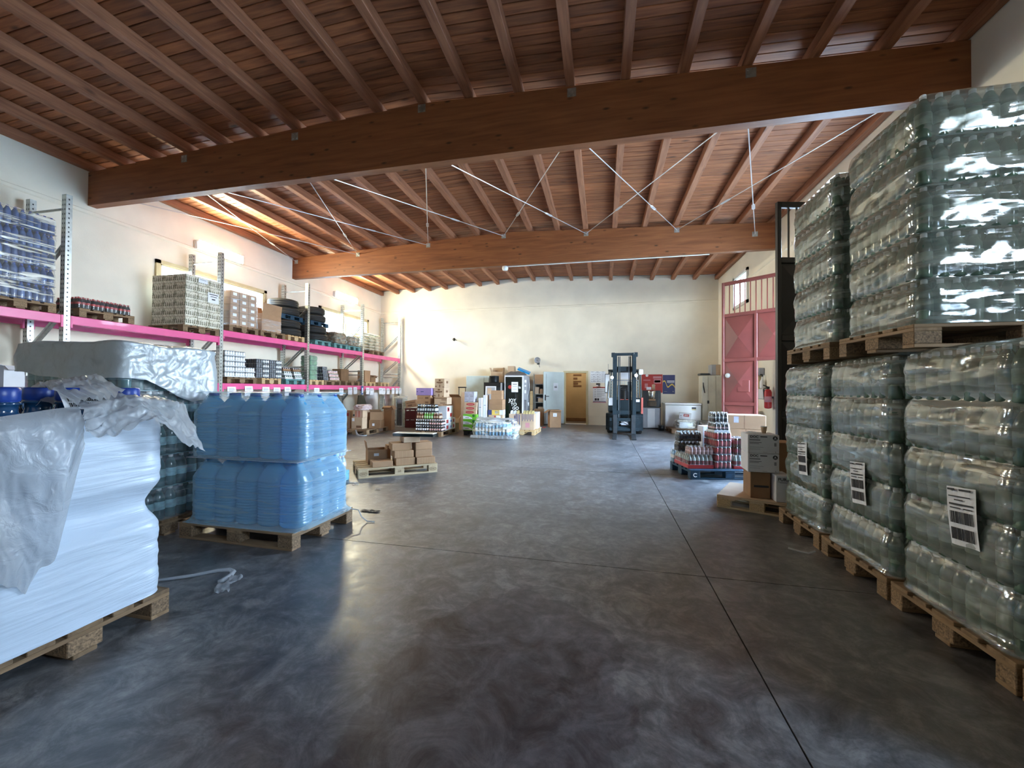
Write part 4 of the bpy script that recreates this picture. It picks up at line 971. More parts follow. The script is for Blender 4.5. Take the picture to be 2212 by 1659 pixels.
# -- bay 4 top: sacks of white bags
on_rack(13.85, 2.62, PALR, 'dark pallet on the top beam under the heap of white bags')
M['bag'] = pm('cream_bag', (.72, .69, .55), .4, var=.22, scale=16, bump=.3)
def bag_mesh():
    def fn(a, b):
        x, y = (a-.5), (b-.5); e = max(abs(x), abs(y))*2; h = .05*max(0, 1-e**2.5)+.008*noise.noise(Vector((a*6, b*6, 1)))*(1-e)
        return (x*.42, y*.26, .05+h)
    mb = MB().grid(fn, 14, 10); mb.grid(lambda a, b: (fn(a, 1-b)[0], fn(a, 1-b)[1], .1-fn(a, 1-b)[2]), 14, 10); return mb.mesh('bag_body', M['bag'], True)
bgm = bag_mesh()
for k in range(6):
    for j in range(3):
        for i in range(2):
            o = tag(link('product_bag', bgm, None, (RX1-.25-.4*i, 13.24+.405*j+.02*(k % 2), 2.766+k*.112), (0, 0, rad(90)+random.uniform(-.08, .08)), (.93, .93, 1)), 'cream bag of the far heap, %s layer up, %s row, %s from the fourth upright' % (ORD[k], ('front', 'back')[i], ORD[j]), 'bag', 'cream bags on the rack')
# -- lower level, bay 2
z1 = 1.44+.144+ZU
on_rack(7.92, 1.44, PALR, 'weathered pallet on the lower beam under the white can packs')
CAN_W = bottle('bottle', .032, .115, 'can', [M['silver'], M['white_enamel'], M['silver']], 8); CAN_D = bottle('bottle', .032, .115, 'can', [M['can_dark'], M['can_dark'], M['silver']], 8); CAN_WD = bottle('bottle', .032, .115, 'can', [M['can_dark'], M['silver'], M['silver']], 8)
WP = pack('white and silver can pack in the stepped stack on the lower beam', 'white can packs on the rack', 6, 4, .066, CAN_W, .115, 'film_pack', ('white_card', .25))
for k, n in enumerate((3, 3, 2, 2, 2)):
    for j in range(n):
        for i in range(2): WP((RX1-.21-.412*i, 7.62+.276*j, z1+k*.123+ZU), 0, 'white silver can pack, %s layer, %s from the second upright, %s' % (ORD[k], ORD[j], ('front', 'behind')[i]))
DP = pack('dark can pack in the big stack on the new yellow pallet', 'dark can packs on the rack', 4, 3, .066, CAN_D, .115, 'film_pack', None); DW = pack('dark can pack with silver bands in the stack on the yellow pallet', 'dark can packs with silver bands', 4, 3, .066, CAN_WD, .115, 'film_pack', None)
on_rack(8.79, 1.44, PALRN, 'new yellow pallet on the lower beam under the dark can packs')
for k in range(4):
    for j in range(4 if k else 4):
        for i in range(2): (DP if j in (0, 2) else DW)((RX1-.16-.29*i, 8.46+.209*j, z1+k*.120+ZU), 0, '%s can pack on the yellow pallet, %s layer, %s column, %s' % (('dark', 'silver banded dark')[j % 2], ORD[k], ORD[j], ('front', 'behind')[i]))
on_rack(9.63, 1.44, PALRT, 'teal plastic pallet on the lower beam under the jar packs')
JAR = bottle('bottle', .033, .10, 'can', [M['silver'], M['green_pet'], M['silver']], 8); JD = bottle('bottle', .033, .10, 'can', [M['can_dark'], M['brown_pet'], M['cap_white']], 8)
JP = pack('pale jar tray low on the teal pallet', 'pale jar trays on the rack', 5, 4, .068, JAR, .10, None, ('white_card', .5)); JQ = pack('brown jar tray on top of the teal pallet stack', 'brown jar trays on the rack', 5, 4, .068, JD, .10, None, ('kraft_dark', .5))
for k in range(3):
    for j in range(2): (JP if k < 2 else JQ)((RX1-.2, 9.43+.36*j-.04*k, z1+k*.107+ZU), rad(0), '%s jar tray on the teal pallet, %s layer, %s end' % (('pale', 'pale', 'brown')[k], ORD[k], ('near', 'far')[j]))
# -- lower level, bay 3
on_rack(10.485, 1.44, PALRN, 'dark pallet on the lower beam under the green wrapped column')
gw = thing('wrapped_column', 'tall column of green wrapped packs behind the third upright', 'pack', (RX1-.24, 10.45, z1)); M['green_wrap'] = film('green_film', .75, .2, (.12, .34, .16), .2)
for k in range(5): part('green_pack', MB().box(-.17, -.15, k*.145+.002, .17, .15, k*.145+.142, 0, .02), pm('green_pack', (.10, .26, .12), .35, var=.3, scale=12), gw)
link('film', wrap_mesh('film', .36, .32, 0, .73, lay_prof(5, .012), M['film_light'], 50, 30, .03, .004, 1.1), gw)
on_rack(11.22, 1.44, PALR, 'grey pallet on the lower beam under the tomato tins'); on_rack(12.25, 1.44, PALR, 'bare grey pallet on the lower beam beside the tomato tins')
TIN = bottle('bottle', .037, .10, 'can', [M['silver'], M['pink_label'], M['silver']], 8); TIND = bottle('bottle', .037, .10, 'can', [M['can_dark'], M['can_dark'], M['silver']], 8)
TP = pack('pink labelled tin tray on the grey pallet', 'pink labelled tin trays', 4, 6, .076, TIN, .10, None, ('kraft_pale', .2)); TD = pack('dark tin pack at the end of the pink labelled trays', 'dark tin packs by the pink trays', 4, 3, .076, TIND, .10, 'film_pack', None)
for k in range(4):
    if k < 3: TP((RX1-.2, 11.42-.05*k, z1+k*.106+ZU), 0, 'pink labelled tin tray on the grey pallet, %s layer' % ORD[k])
    TD((RX1-.2, 10.98-.02*k, z1+k*.106+ZU), 0, 'dark tin pack before the pink trays, %s layer' % ORD[k])
# -- lower level, bay 4
on_rack(13.35, 1.43, PALRN, 'yellow pallet on the lower beam under the brown cartons'); on_rack(14.35, 1.43, PALRN, 'empty yellow pallet at the far end of the lower beam')
zz = 1.43+.146
carton('tall tan carton on the lower yellow pallet', (RX1-.2, 13.25, zz), (.3, .36, .42), 0, 'kraft', False); carton('squat brown open carton beside the tall tan one on the rack', (RX1-.25, 13.66, zz), (.35, .32, .26), 0, 'kraft_dark', False, (), (None, rad(215), rad(225), rad(200)))
on_rack(12.93+.0, 1.44, PALRN, '') if False else None
carton('brown carton behind the fourth rack upright', (RX0+.35, 12.4, 1.587), (.36, .42, .42), 0, 'kraft_dark', False)
# ================================================================== STOCK AT THE FAR END
def cart(label, u0, v0, u1, v1, y, dep, z0=None, **k):
    """carton whose front face was surveyed at these pixels on the plane Y = y; stands on z0 when given"""
    x0, x1, a, b = rect(u0, v0, u1, v1, y)
    if z0 is None: z0 = a
    h = max(.05, b-z0); rz = k.pop('rz', 0.0)
    o = carton(label, ((x0+x1)/2 + dep/2*sin(-rz), y+dep/2*cos(rz), z0+.001), (x1-x0, dep, h), rz, **k); o['_top'] = z0+h+.001; t = o['_top']; del o['_top']
    return t
# -- beer and wine pallet
bx, by = -4.80, 11.15
PAL((bx, by, 0), rad(90), 'wooden pallet under the dark beer bottles')
BOT_BE = bottle('bottle', .031, .16, 'beer', [M['black_gloss'], M['paper'], M['cap_white']], 8); BOT_BP = bottle('bottle', .031, .16, 'beer', [M['black_gloss'], M['pink_label'], M['cap_white']], 8)
BOT_AM = bottle('bottle', .034, .19, 'beer', [M['brown_pet'], M['kraft_pale'], M['cap_white']], 8); BOT_GR = bottle('bottle', .034, .19, 'beer', [pm('bright_green_glass', (.13, .36, .05), .12), pm('pale_green_label', (.45, .65, .35), .4), M['cap_white']], 8)
BOT_WI = bottle('bottle', .035, .22, 'beer', [M['black_gloss'], M['silver'], M['can_dark']], 8)
def bpack(nm, nx, ny, p, me, h): return pack(nm, None, nx, ny, p, me, h, None, ('can_dark', .06), True)
P1 = bpack('beer', 6, 4, .068, BOT_BE, .16); P2 = bpack('beer', 6, 4, .068, BOT_BP, .16)
row = ('bottom', 'second')
for k in range(2):
    P1((bx-.203, by-.60+.14, .146+k*.168), 0, 'white labelled dark beer pack in the %s layer of the beer pallet' % row[k], 'beer packs'); P2((bx+.216, by-.60+.14, .146+k*.168), 0, 'pink labelled dark beer pack in the %s layer of the beer pallet' % row[k], 'beer packs')
    carton('white carton behind the dark beer packs, %s layer' % row[k], (bx, by+.1, .146+k*.168), (.78, .8, .166), 0, 'white_card', False, [('+x', ((.1, .2, .3, .8, 'ink_red'), (.5, .3, .6, .7, 'ink_blue'), (.75, .2, .9, .8, 'ink_red')))])
zc = .146+2*.168
pa = bpack('amber', 3, 3, .07, BOT_AM, .19); pg = bpack('green', 4, 3, .07, BOT_GR, .19)
pa((bx-.28, by-.46, zc+.002), 0, 'amber bottle pack with cream labels in the third beer layer', 'bottle packs of the third layer'); pg((bx-.022, by-.46, zc+.002), 0, 'bright green bottle pack in the third beer layer', 'bottle packs of the third layer'); pa((bx+.236, by-.46, zc+.002), 0, 'amber bottle pack beside the white carton in the third layer', 'bottle packs of the third layer')
carton('white carton with red rings at the corner of the beer pallet', (bx+.30, by-.36, zc+.001), (.20, .42, .19), 0, 'white_card', False, [('-y', ((.3, .35, .5, .8, 'ink_blue'), (.05, .05, .95, .2, 'ink_red'))), ('+x', ((.1, .55, .45, .95, 'ink_red'), (.2, .65, .35, .85, 'paper'), (.55, .1, .9, .4, 'ink_red')))]) if False else None
carton('white carton with red rings at the back corner of the beer pallet', (bx+.24, by+.05, zc+.001), (.30, .5, .36), 0, 'white_card', False, [('+x', ((.1, .55, .4, .9, 'ink_red'), (.17, .63, .33, .82, 'paper'), (.5, .1, .85, .4, 'ink_red')))])
zw = zc+.195
pw = bpack('wine', 4, 3, .073, BOT_WI, .22); pw((bx-.24, by-.44, zw+.002), 0, 'tall dark bottle pack with silver labels on top of the beer', 'tall dark bottle packs'); pw((bx+.06, by-.44, zw+.002), 0, 'tall dark bottle pack partly behind the printed brown carton', 'tall dark bottle packs')
carton('buff carton set back behind the tall dark bottles', (bx-.05, by+.0, zc+.001), (.26, .5, .41), 0, 'kraft', False)
beer_print = [('-y', ((.4, .72, .6, .9, 'ink_brown'), (.18, .52, .82, .66, 'ink_brown'), (.35, .46, .65, .5, 'ink_brown'), (.05, .1, .2, .22, 'ink_brown'), (.46, .06, .56, .34, 'ink_brown'), (.8, .06, .94, .14, 'ink_brown'))), ('+x', ((.35, .5, .7, .75, 'ink_brown'),))]
x0, x1, za, zb = rect(933, 876, 961, 892, by-.62)
zf = zw+.0
carton('short buff carton with stencilled lines in front of the tall bottles', ((x0+x1)/2, by-.285, zw+.224), (x1-x0, .35, .20), 0, 'kraft_pale', False, [('-y', ((.02, .82, .98, .94, 'ink_brown'), (.55, .62, .95, .72, 'ink_brown'), (.45, .15, .85, .25, 'ink_brown')))])
zt = zw+.226+.202
carton('pale brewery carton with dark crest, lower of two', (bx+.18, by-.1, zt), (.33, .4, .265), 0, 'kraft_pale', False, beer_print); carton('pale brewery carton with dark crest, topmost over the beer', (bx+.20, by-.1, zt+.267), (.30, .38, .27), 0, 'kraft_pale', False, beer_print)
zl = zw+.226
carton('brown carton under the purple one over the beer bottles', (bx-.24, by-.2, zl), (.42, .4, .25), 0, 'kraft', False, [('-y', ((.6, .6, .85, .82, 'ink_brown'), (.6, .08, .85, .3, 'ink_brown'), (.1, .66, .45, .7, 'ink_brown')))]); carton('purple carton on top of the brown one over the beer', (bx-.24, by-.2, zl+.252), (.47, .42, .21), 0, 'purple', False, [('-y', ((.3, .45, .5, .55, 'ink_navy'), (.04, .45, .12, .55, 'ink_navy')))])
# -- crates and tilted carton left of the beer
M['crate_red'] = pm('dark_red_crate', (.10, .012, .015), .4, var=.1)
def crate():
    r = thing('bottle_crate', 'crate', 'crate'); w, d, h = .40, .34, .33
    part('crate_body', MB().box(-w/2, -d/2, 0, w/2, d/2, .02).box(-w/2, -d/2, .02, w/2, -d/2+.015, h*.72).box(-w/2, d/2-.015, .02, w/2, d/2, h*.72).box(-w/2, -d/2, .02, -w/2+.015, d/2, h*.72).box(w/2-.015, -d/2, .02, w/2, d/2, h*.72).box(-w/2-.006, -d/2-.006, h-.05, w/2+.006, -d/2+.015, h).box(-w/2-.006, d/2-.015, h-.05, w/2+.006, d/2+.006, h).box(-w/2-.006, -d/2, h-.05, -w/2+.015, d/2, h).box(w/2-.015, -d/2, h-.05, w/2+.006, d/2, h), M['crate_red'], r)
    part('crate_post', MB().box(-w/2, -d/2, .2, -w/2+.04, -d/2+.03, h).box(w/2-.04, -d/2, .2, w/2, -d/2+.03, h).box(-w/2, d/2-.03, .2, -w/2+.04, d/2, h).box(w/2-.04, d/2-.03, .2, w/2, d/2, h), M['crate_red'], r)
    return r
CR = Once(crate); cx = onz(886, 924)
for k in range(2): CR((cx.x, cx.y+.17, k*.332), 0, ('lower dark red bottle crate left of the beer pallet', 'upper dark red bottle crate under the tilted carton')[k])
carton('tilted brown carton with stencils on the dark red crates', (cx.x-.04, cx.y+.2, .70), (.36, .30, .24), .25, 'kraft', False, [('-y', ((.1, .6, .9, .7, 'ink_brown'), (.2, .2, .6, .4, 'ink_brown')))], rot=(0, rad(-9), .3))
# -- upright roll of foil insulation, wrapped machine, scale with cable, small pallet
p = onz(843, 909); fr = thing('foil_roll', 'tall upright roll of silvery foil insulation', 'roll', (p.x+1.05, p.y-1.95, .15))
part('roll_body', MB().lathe([(.03, 0), (.17, 0), (.172, .02), (.172, .97), (.16, .985), (.03, .985)], 24), pm('foil', (.55, .54, .50), .22, .7, .25, 5, .35, 9), fr, True)
PALK2((p.x+.93, p.y-1.95, 0), 0, 'black plastic pallet under the foil roll')
q = onz(862, 922); wm_ = thing('wrapped_machine', 'slim black machine wrapped in clear film with white drape on top', 'machine', (q.x, q.y+.15, 0))
part('machine_frame', MB().box(-.13, -.15, 0, -.10, .15, 1.0).box(.10, -.15, 0, .13, .15, 1.0).box(-.10, -.15, .0, .10, .15, .04).box(-.10, -.15, .97, .10, .15, 1.0), M['steel'], wm_)
part('machine_body', MB().box(-.10, -.13, .04, .10, .14, .62, 0, .02).box(-.08, -.14, .62, .08, .12, .80, 0, .02), M['black'], wm_); part('machine_head', MB().box(-.10, -.14, .80, .10, .14, .96, 0, .02), M['grey_enamel'], wm_)
crumple('film_wrap', (.31, .35, 1.04), (0, 0, 0), M['film_light'], wm_, .03, seed=12); part('top_drape', MB().grid(lambda a, b: ((a-.5)*.36, (b-.5)*.4, 1.06+.05*noise.noise(Vector((a*5, b*5, 1)))-.35*max(0, abs(b-.5)-.38)), 14, 14), M['film_grey'], wm_, True)
sc_ = thing('floor_scale', 'white topped floor scale on the black pallet beside the foil roll', 'scale', (p.x+.70, p.y-2.0, .142)); part('scale_base', MB().box(-.1, -.12, 0, .1, .12, .18, 0, .02), M['black'], sc_); part('scale_plate', MB().lathe([(.12, .18), (.13, .20), (.11, .225), (0.02, .23)], 16), M['white_enamel'], sc_, True)
# -- cartons heaped on a pallet in front of the rack, left
g0 = onz(775, 938)
PAL((g0.x-.05, g0.y+.45, 0), rad(90), 'small pallet under the heaped cartons before the rack')
gx, gy = g0.x, g0.y+.06
carton('large tan carton with a pasted white sheet, before the rack', (gx-.11, gy+.2, .146), (.36, .40, .33), 0, 'kraft_pale', False, [('-y', ((.06, .68, .28, .95, 'paper'), (.45, .1, .9, .3, 'ink_brown')))])
carton('tan open carton with red stripes packed inside, before the rack', (gx-.09, gy+.2, .478), (.34, .38, .22), 0, 'kraft_pale', False, [('-y', ((.3, .05, .36, .9, 'ink_red'), (.45, .05, .52, .9, 'ink_pink'), (.6, .05, .68, .9, 'ink_red'), (.78, .05, .84, .9, 'ink_pink'), (.06, .15, .2, .45, 'ink')))])
pb = thing('plastic_bag', 'crumpled pink tinted film heaped over the striped carton', 'film', (gx-.05, gy+.2, .70)); crumple('bag_sheet', (.34, .36, .15), (0, 0, 0), sheet('pinkish_film', (.72, .60, .60), .3, .2, .8, 8, alpha=.85), pb, .06, seed=5)
carton('pizza carton with a red oval at the rack end', (gx-.59, gy+.35, .0), (.24, .3, .66), 0, 'kraft_pale', False, [('-y', ((.1, .76, .8, .9, 'ink_red'),))])
carton('brown open carton with wide flaps on the stacked cartons', (gx+.28, gy+.45, .40), (.34, .36, .24), .35, 'kraft', False, (), (rad(150), rad(200), None, rad(160))); carton('flat dark carton under the wide-flapped one', (gx+.27, gy+.45, .146), (.34, .38, .25), .2, 'kraft_dark', False, [('-y', ((.3, .3, .5, .6, 'paper'),))])
carton('tall tan open carton standing behind the heap', (gx+.2, gy+1.3, .0), (.26, .26, .78), .1, 'kraft', False, (), (rad(200), rad(190), rad(230), rad(240)))
ft = thing('film_scrap', 'grey film trailing on the floor before the heaped cartons', 'scrap', (gx+.15, gy-.36, .0)); part('film_strip', MB().tube([(-.1, .08, .14), (0, -.02, .05), (.1, -.06, .012), (.24, -.06, .012), (.32, -.02, .02)], [.02, .025, .03, .02, .015], 6), M['film_grey'], ft, True)
bt = onx(760, 870, RX1-.3); bd = thing('folded_sheet', 'olive black folded sheet leaning at the rack foot', 'sheet', (RX1+.10, bt.y, .0), 0); part('sheet_body', MB().prism([(-.28, .62), (-.22, 1.10), (.08, 1.10), (.32, .66), (.2, .58)], -.02, .02, 'x'), pm('olive_sheet', (.04, .04, .025), .6), bd); part('sheet_leg', MB().box(-.015, -.2, 0, .015, .2, .62), M['black'], bd)
wd = onx(792, 880, RX1-.35); wr_ = thing('paper_roll', 'thick white roll standing under the far rack beam', 'roll', (RX1-.3, wd.y+.2, 0)); part('roll_body', MB().lathe([(.05, 0), (.26, 0), (.26, 1.18), (.05, 1.18)], 24), M['white_enamel'], wr_, True)
# -- torn cartons behind the beer pallet
carton('tall narrow brown carton behind the torn box', (-5.08, 12.55, 0), (.22, .4, 1.12), 0, 'kraft', False); carton('torn open brown carton gaping towards the aisle', (-4.70, 12.7, 0), (.38, .36, 1.08), -.15, 'kraft', False, (), (rad(150), None, None, rad(100)))
carton('open carton with a hanging flap at the foot of the torn box', (-4.60, 12.0, .0), (.34, .34, .42), .35, 'kraft_pale', False, (), (rad(230), None, rad(220), rad(120))); carton('dark brown carton between torn box and crisp stack', (-4.20, 12.85, .0), (.36, .4, .95), .1, 'kraft_dark', False)
hd = thing('hand_truck', 'slim hand truck handle standing behind the torn boxes', 'trolley', (-4.75, 13.2, 0)); part('truck_frame', MB().tube([(-.12, 0, .05), (-.12, 0, 1.38)], .014).tube([(.12, 0, .05), (.12, 0, 1.38)], .014).tube([(-.12, 0, .5), (.12, 0, .5)], .012), M['dark_steel'], hd); part('truck_handle', MB().box(-.15, -.03, 1.38, .15, .03, 1.42, 0, .01), M['black'], hd); part('toe_plate', MB().box(-.18, -.2, 0, .18, .02, .012), M['dark_steel'], hd)
for sx in (-.16, .16): part('wheel', MB().at((sx, .06, .1), 0, 0, pi/2).lathe([(.03, -.02), (.1, -.02), (.1, .02), (.03, .02)], 14), M['rubber'], hd, True)
# -- green, red-oval and grey cartons in a column
ox, oy = -3.74, 11.3
PALK2((ox+.06, oy+.27, 0), rad(90), 'black plastic pallet under the lime green cartons')
lay = ('bottom', 'middle', 'top')
for k in range(3):
    c = carton('%s lime green carton with a white oval in the corner column' % lay[k], (ox-.02, oy, .141+k*.158), (.42, .36, .156), 0, 'green_card', False, (), None, 'lime green cartons')
    mb = MB(); n_ = 14; pts = [(-.21, .02)] + [(-.21+.29*a/n_, .02+.085*math.sqrt(max(0, 1-(a/n_)**2.2))) for a in range(n_+1)]
    mb.prism(pts[::-1], -.1815, -.1802); part('oval_print', mb, M['ink_white'], c)
    part('oval_print', MB().at((.11, -.1802, .115), 0, rad(90)).lathe([(.04, 0), (.04, .0012)], 14), pm('dark_green_ink', (.03, .16, .03), .6) if k == 0 else bpy.data.materials['dark_green_ink'], c)
    part('oval_print', MB().box(-.14, -.1822, .045, -.03, -.1816, .065), M['ink_grey'], c)
zo = .141+3*.158
for k in range(3):
    c = carton('%s pale carton with a red oval above the green ones' % lay[k], (ox-.03+.01*k, oy, zo+k*.115), (.39, .34, .113), 0, 'kraft_pale', False, (), None, 'red oval cartons')
    mb = MB(); pts = [(.13*cos(a*2*pi/20), .057+.038*sin(a*2*pi/20)) for a in range(20)]; mb.prism(pts, -.1715, -.1702); part('oval_print', mb, M['ink_red'], c); part('oval_print', MB().box(-.08, -.1722, .05, .08, -.1716, .064), M['ink_pink'], c)
zo += 3*.115
M['lilac_card'] = pm('grey_lilac_cardboard', (.42, .42, .50), .55, var=.12, scale=14)
for k in range(2):
    for i in range(2): carton('grey lilac carton, %s row, %s, on the red oval ones' % (('lower', 'upper')[k], ('outer', 'inner')[i]), (ox-.13+.15*i, oy, zo+k*.155), (.145, .3, .153), 0, 'lilac_card', False, [('-y', ((.1, .1, .8, .22, 'ink_grey'), (.15, .5, .7, .56, 'ink_grey')))], None, 'grey lilac cartons')
for k in range(2): carton('white slanting carton beside the grey lilac ones, %s' % ('nearer', 'farther')[k], (ox+.255+.115*k, oy+.06+.1*k, .141), (.10, .3, .95+.08*k), 0, 'white_card', False, [('-y', ((.2, .7, .8, .72, 'ink_grey'),))])
# -- second column: plain kraft boxes, yellow box, white carton
sx_, sy_ = -3.09, 11.5
PALS6((sx_+.03, sy_+.3, 0), rad(90), 'pale pallet under the column of plain kraft boxes')
zz = .146
for lab, w, h, mt, pr in (('white carton at the foot of the kraft column', .42, .28, 'white_card', ((.2, .6, .25, .66, 'ink_grey'), (.5, .4, .6, .46, 'ink_grey'))), ('flat pink and white carton under the yellow one', .42, .085, 'kraft_pale', ((.55, .1, .85, .8, 'paper'), (.4, .1, .5, .8, 'ink_red'))),
                         ('yellow and black carton in the kraft column', .46, .115, 'white_card', ((0, .0, .25, 1, 'ink_navy'), (.25, 0, .75, 1, 'ink_yellow'), (.45, .25, .7, .85, 'paper'))), ('wide kraft box, lower of the kraft column', .40, .125, 'kraft', ()), ('wide kraft box, second of the kraft column', .40, .125, 'kraft', ()), ('small kraft box near the top of the kraft column', .32, .115, 'kraft', ()), ('small kraft box topmost of the kraft column', .32, .10, 'kraft', ())):
    carton(lab, (sx_+.02+.02*(mt == 'kraft'), sy_+.05, zz), (w, .36, h*1.22), 0 if 'wide' in lab else .08, mt, False, [('-y', pr)] if pr else ()); zz += h*1.22+.002
carton('tall white wine carton behind the kraft column', (sx_-.36, sy_+1.62, 0), (.26, .34, 1.20), 0, 'white_card', False, [('-y', ((.2, .45, .7, .6, 'ink_grey'), (.3, .25, .6, .35, 'ink_blue')))])
wcn = thing('water_pack', 'pack of dark teal bottles beside the kraft column', 'water', (sx_+.53, sy_-.04, .002))
for i in range(3):
    for j in range(2):
        for k in range(1): link('bottle', BOT_T, wcn, ((i-1)*.09, (j-.5)*.095, .002), (0, 0, i))
link('film', wrap_mesh('film', .28, .20, 0, .30, lambda j, i=0: -.02*max(0, j-.6), M['film_light'], 40, 14, .03, .004, 3), wcn)
# -- fridge, microwave-like set, drums behind
fg = rect(1043, 832, 1085, 918, 14.45); fx = (fg[0]+fg[1])/2
fd = thing('display_fridge', 'black glass door fridge with a white-framed panel beside the vending machine', 'fridge', (fx, 14.85, 0)); fw = fg[1]-fg[0]; hh_ = 1.60
part('fridge_body', MB().box(-fw/2, -.3, .06, fw/2, .3, hh_, 0, .01), M['black'], fd); part('fridge_door', MB().box(-fw/2+.02, -.33, .12, fw/2-.02, -.302, hh_-.2, 0, .006), M['glass_dark'], fd); part('door_edge', MB().box(fw/2-.09, -.345, .12, fw/2-.03, -.33, hh_-.02), M['grey_enamel'], fd)
for sx in (-1, 1): part('foot', MB().box(sx*(fw/2-.08)-.03, -.28, 0, sx*(fw/2-.08)+.03, -.2, .06), M['black'], fd)
dr = thing('pot', 'black lidded pot standing on the black fridge', 'pot', (fx-.02, 14.75, hh_)); part('pot_body', MB().lathe([(.02, 0), (.17, 0), (.18, .03), (.18, .22), (.185, .225), (.185, .25), (.02, .26)], 20), M['black'], dr, True)
fp = thing('framed_panel', 'white-framed panel leaning on the fridge front', 'panel', (fx-.05, 14.35, .92), 0); fp.rotation_euler = (rad(-8), 0, rad(6)); part('panel_frame', MB().box(-.2, -.015, 0, .2, .0, .04).box(-.2, -.015, .5, .2, 0, .54).box(-.2, -.015, .04, -.155, 0, .5).box(.155, -.015, .04, .2, 0, .5), M['white_enamel'], fp); part('panel_print', MB().box(-.155, -.008, .04, .155, 0, .5), M['grey_enamel'], fp)
part('panel_image', MB().box(-.13, -.012, .25, .02, -.008, .46), M['kraft_pale'], fp)
bxs = thing('panel_shelf', 'stack of plain white boards holding the leaning panel', 'boards', (fx-.03, 14.15, 0)); part('board', MB().box(-.2, -.1, 0, .2, .14, .90, 0, .006), M['white_card'], bxs)
wh = rect(1009, 812, 1058, 838, 15.3); wb_ = thing('wall_cabinet', 'pale blue-grey metal cabinet by the back wall', 'cabinet', ((wh[0]+wh[1])/2, 15.45, 0)); ww = wh[1]-wh[0]
M['pale_blue'] = pm('pale_blue_enamel', (.52, .62, .63), .4, var=.04)
part('cabinet_body', MB().box(-ww/2, -.25, .08, ww/2, .27, wh[3], 0, .008), M['pale_blue'], wb_); part('cabinet_door', MB().box(-ww/2+.01, -.27, .10, ww*.28, -.252, wh[3]-.01, 0, .004), M['pale_blue'], wb_); part('cabinet_door', MB().box(ww*.29, -.27, .10, ww/2-.01, -.252, wh[3]-.01, 0, .004), M['pale_blue'], wb_)
part('plinth', MB().box(-ww/2+.03, -.22, 0, ww/2-.03, .25, .08), M['dark_steel'], wb_)
lc = rect(1060, 803, 1085, 829, 15.2); carton('open pale carton standing on the stacked brown boxes', ((lc[0]+lc[1])/2, 15.38, 1.62), (lc[1]-lc[0], .35, lc[3]-1.62), .05, 'kraft_pale', False, (), (None, rad(100), rad(110), rad(95)))
carton('brown boxes stack topped by the open pale carton', ((lc[0]+lc[1])/2, 15.38, 0), (.45, .42, 1.6), 0, 'kraft', False, [('-y', ((0, .93, 1, .96, 'paper'),))])
# -- vending machine
vg = rect(1087, 809, 1141, 918, 14.62); vx = (vg[0]+vg[1])/2-.02; vw = .84; vh = 1.86
vm = thing('vending_machine', 'tall black vending machine reading JOY TO GO with a taped sheet', 'vending machine', (vx, 15.02, 0), rad(3)); y0 = -.38
part('cabinet', MB().box(-vw/2, y0, .05, vw/2, .40, vh, 0, .012), M['grey_enamel'], vm)
part('front_panel', MB().box(-vw/2+.03, y0-.03, .12, .24, y0-.001, vh-.05, 0, .006), M['black_gloss'], vm)
part('front_frame', MB().box(-vw/2, y0-.04, .08, -vw/2+.03, y0, vh).box(-vw/2+.03, y0-.04, vh-.05, .24, y0, vh).box(.24, y0-.04, .08, .30, y0, vh), M['white_enamel'], vm)
sp = part('service_column', MB().box(.30, y0-.02, .08, vw/2, y0, vh-.02), M['grey_enamel'], vm)
part('keypad', MB().box(.32, y0-.026, .5, .40, y0-.02, .95), M['black'], sp); km = MB()
for a in range(8):
    for c in range(2): km.box(.328+c*.034, y0-.03, .52+a*.053, .354+c*.034, y0-.026, .556+a*.053)
part('keypad_keys', km, M['grey_enamel'], sp); part('coin_slot', MB().box(.33, y0-.026, 1.45, .39, y0-.02, 1.5).box(.33, y0-.026, 1.2, .39, y0-.02, 1.32).box(.325, y0-.026, 1.6, .40, y0-.02, 1.7), M['ink_white'], sp)
for sx in (-1, 1): part('foot', MB().box(sx*.34-.04, y0+.05, 0, sx*.34+.04, y0+.13, .05).box(sx*.34-.04, .25, 0, sx*.34+.04, .33, .05), M['dark_steel'], vm)
part('red_dot', MB().at((-.22, y0-.031, 1.43), 0, rad(90)).lathe([(.07, 0), (.07, .002)], 20), M['ink_red'], vm)
for k, (s_, dx) in enumerate((('JOY', -.12), ('TO', -.07), ('GO', .00))): text(s_, .16, M['ink_white'], vm, (dx, y0-.031, .93-k*.145), bold=.004)
text('ia', .13, M['ink_white'], vm, (.15, y0-.031, 1.42), bold=.003)
ps = part('paper_notice', MB().box(-.16, y0-.036, 1.24, .09, y0-.032, 1.62), M['paper'], vm); part('notice_print', MB().box(-.12, y0-.038, 1.45, .06, y0-.036, 1.46).box(-.11, y0-.038, 1.52, .05, y0-.036, 1.55).box(-.1, y0-.038, 1.34, .04, y0-.036, 1.35), M['ink_grey'], ps)
part('power_cable', MB().tube([(.30, -.1, vh), (.46, -.2, vh-.1), (.50, -.25, vh-.5), (.42, -.2, vh-.75), (.45, -.25, vh-1.0)], .008, 6).tube([(.45, -.25, vh-1.0), (.455, -.25, vh-1.12)], .022, 8), M['ink_white'], vm, True)
jt = thing('folded_jute', 'grey folded felt heaped on top of the vending machine', 'felt', (vx-.02, 14.83, vh+.012)); part('felt', MB().grid(lambda a, b: ((a-.5)*.8, (b-.5)*.32, .02+.13*sin(pi*b)*sin(pi*a)**.5*(1+.7*noise.noise(Vector((a*5, b*4, 2))))), 26, 16), pm('grey_felt', (.10, .09, .085), .9), jt, True); part('felt_edge', MB().box(-.38, -.15, 0, .38, .15, .02, 0, .006), M['ink_grey'], jt)
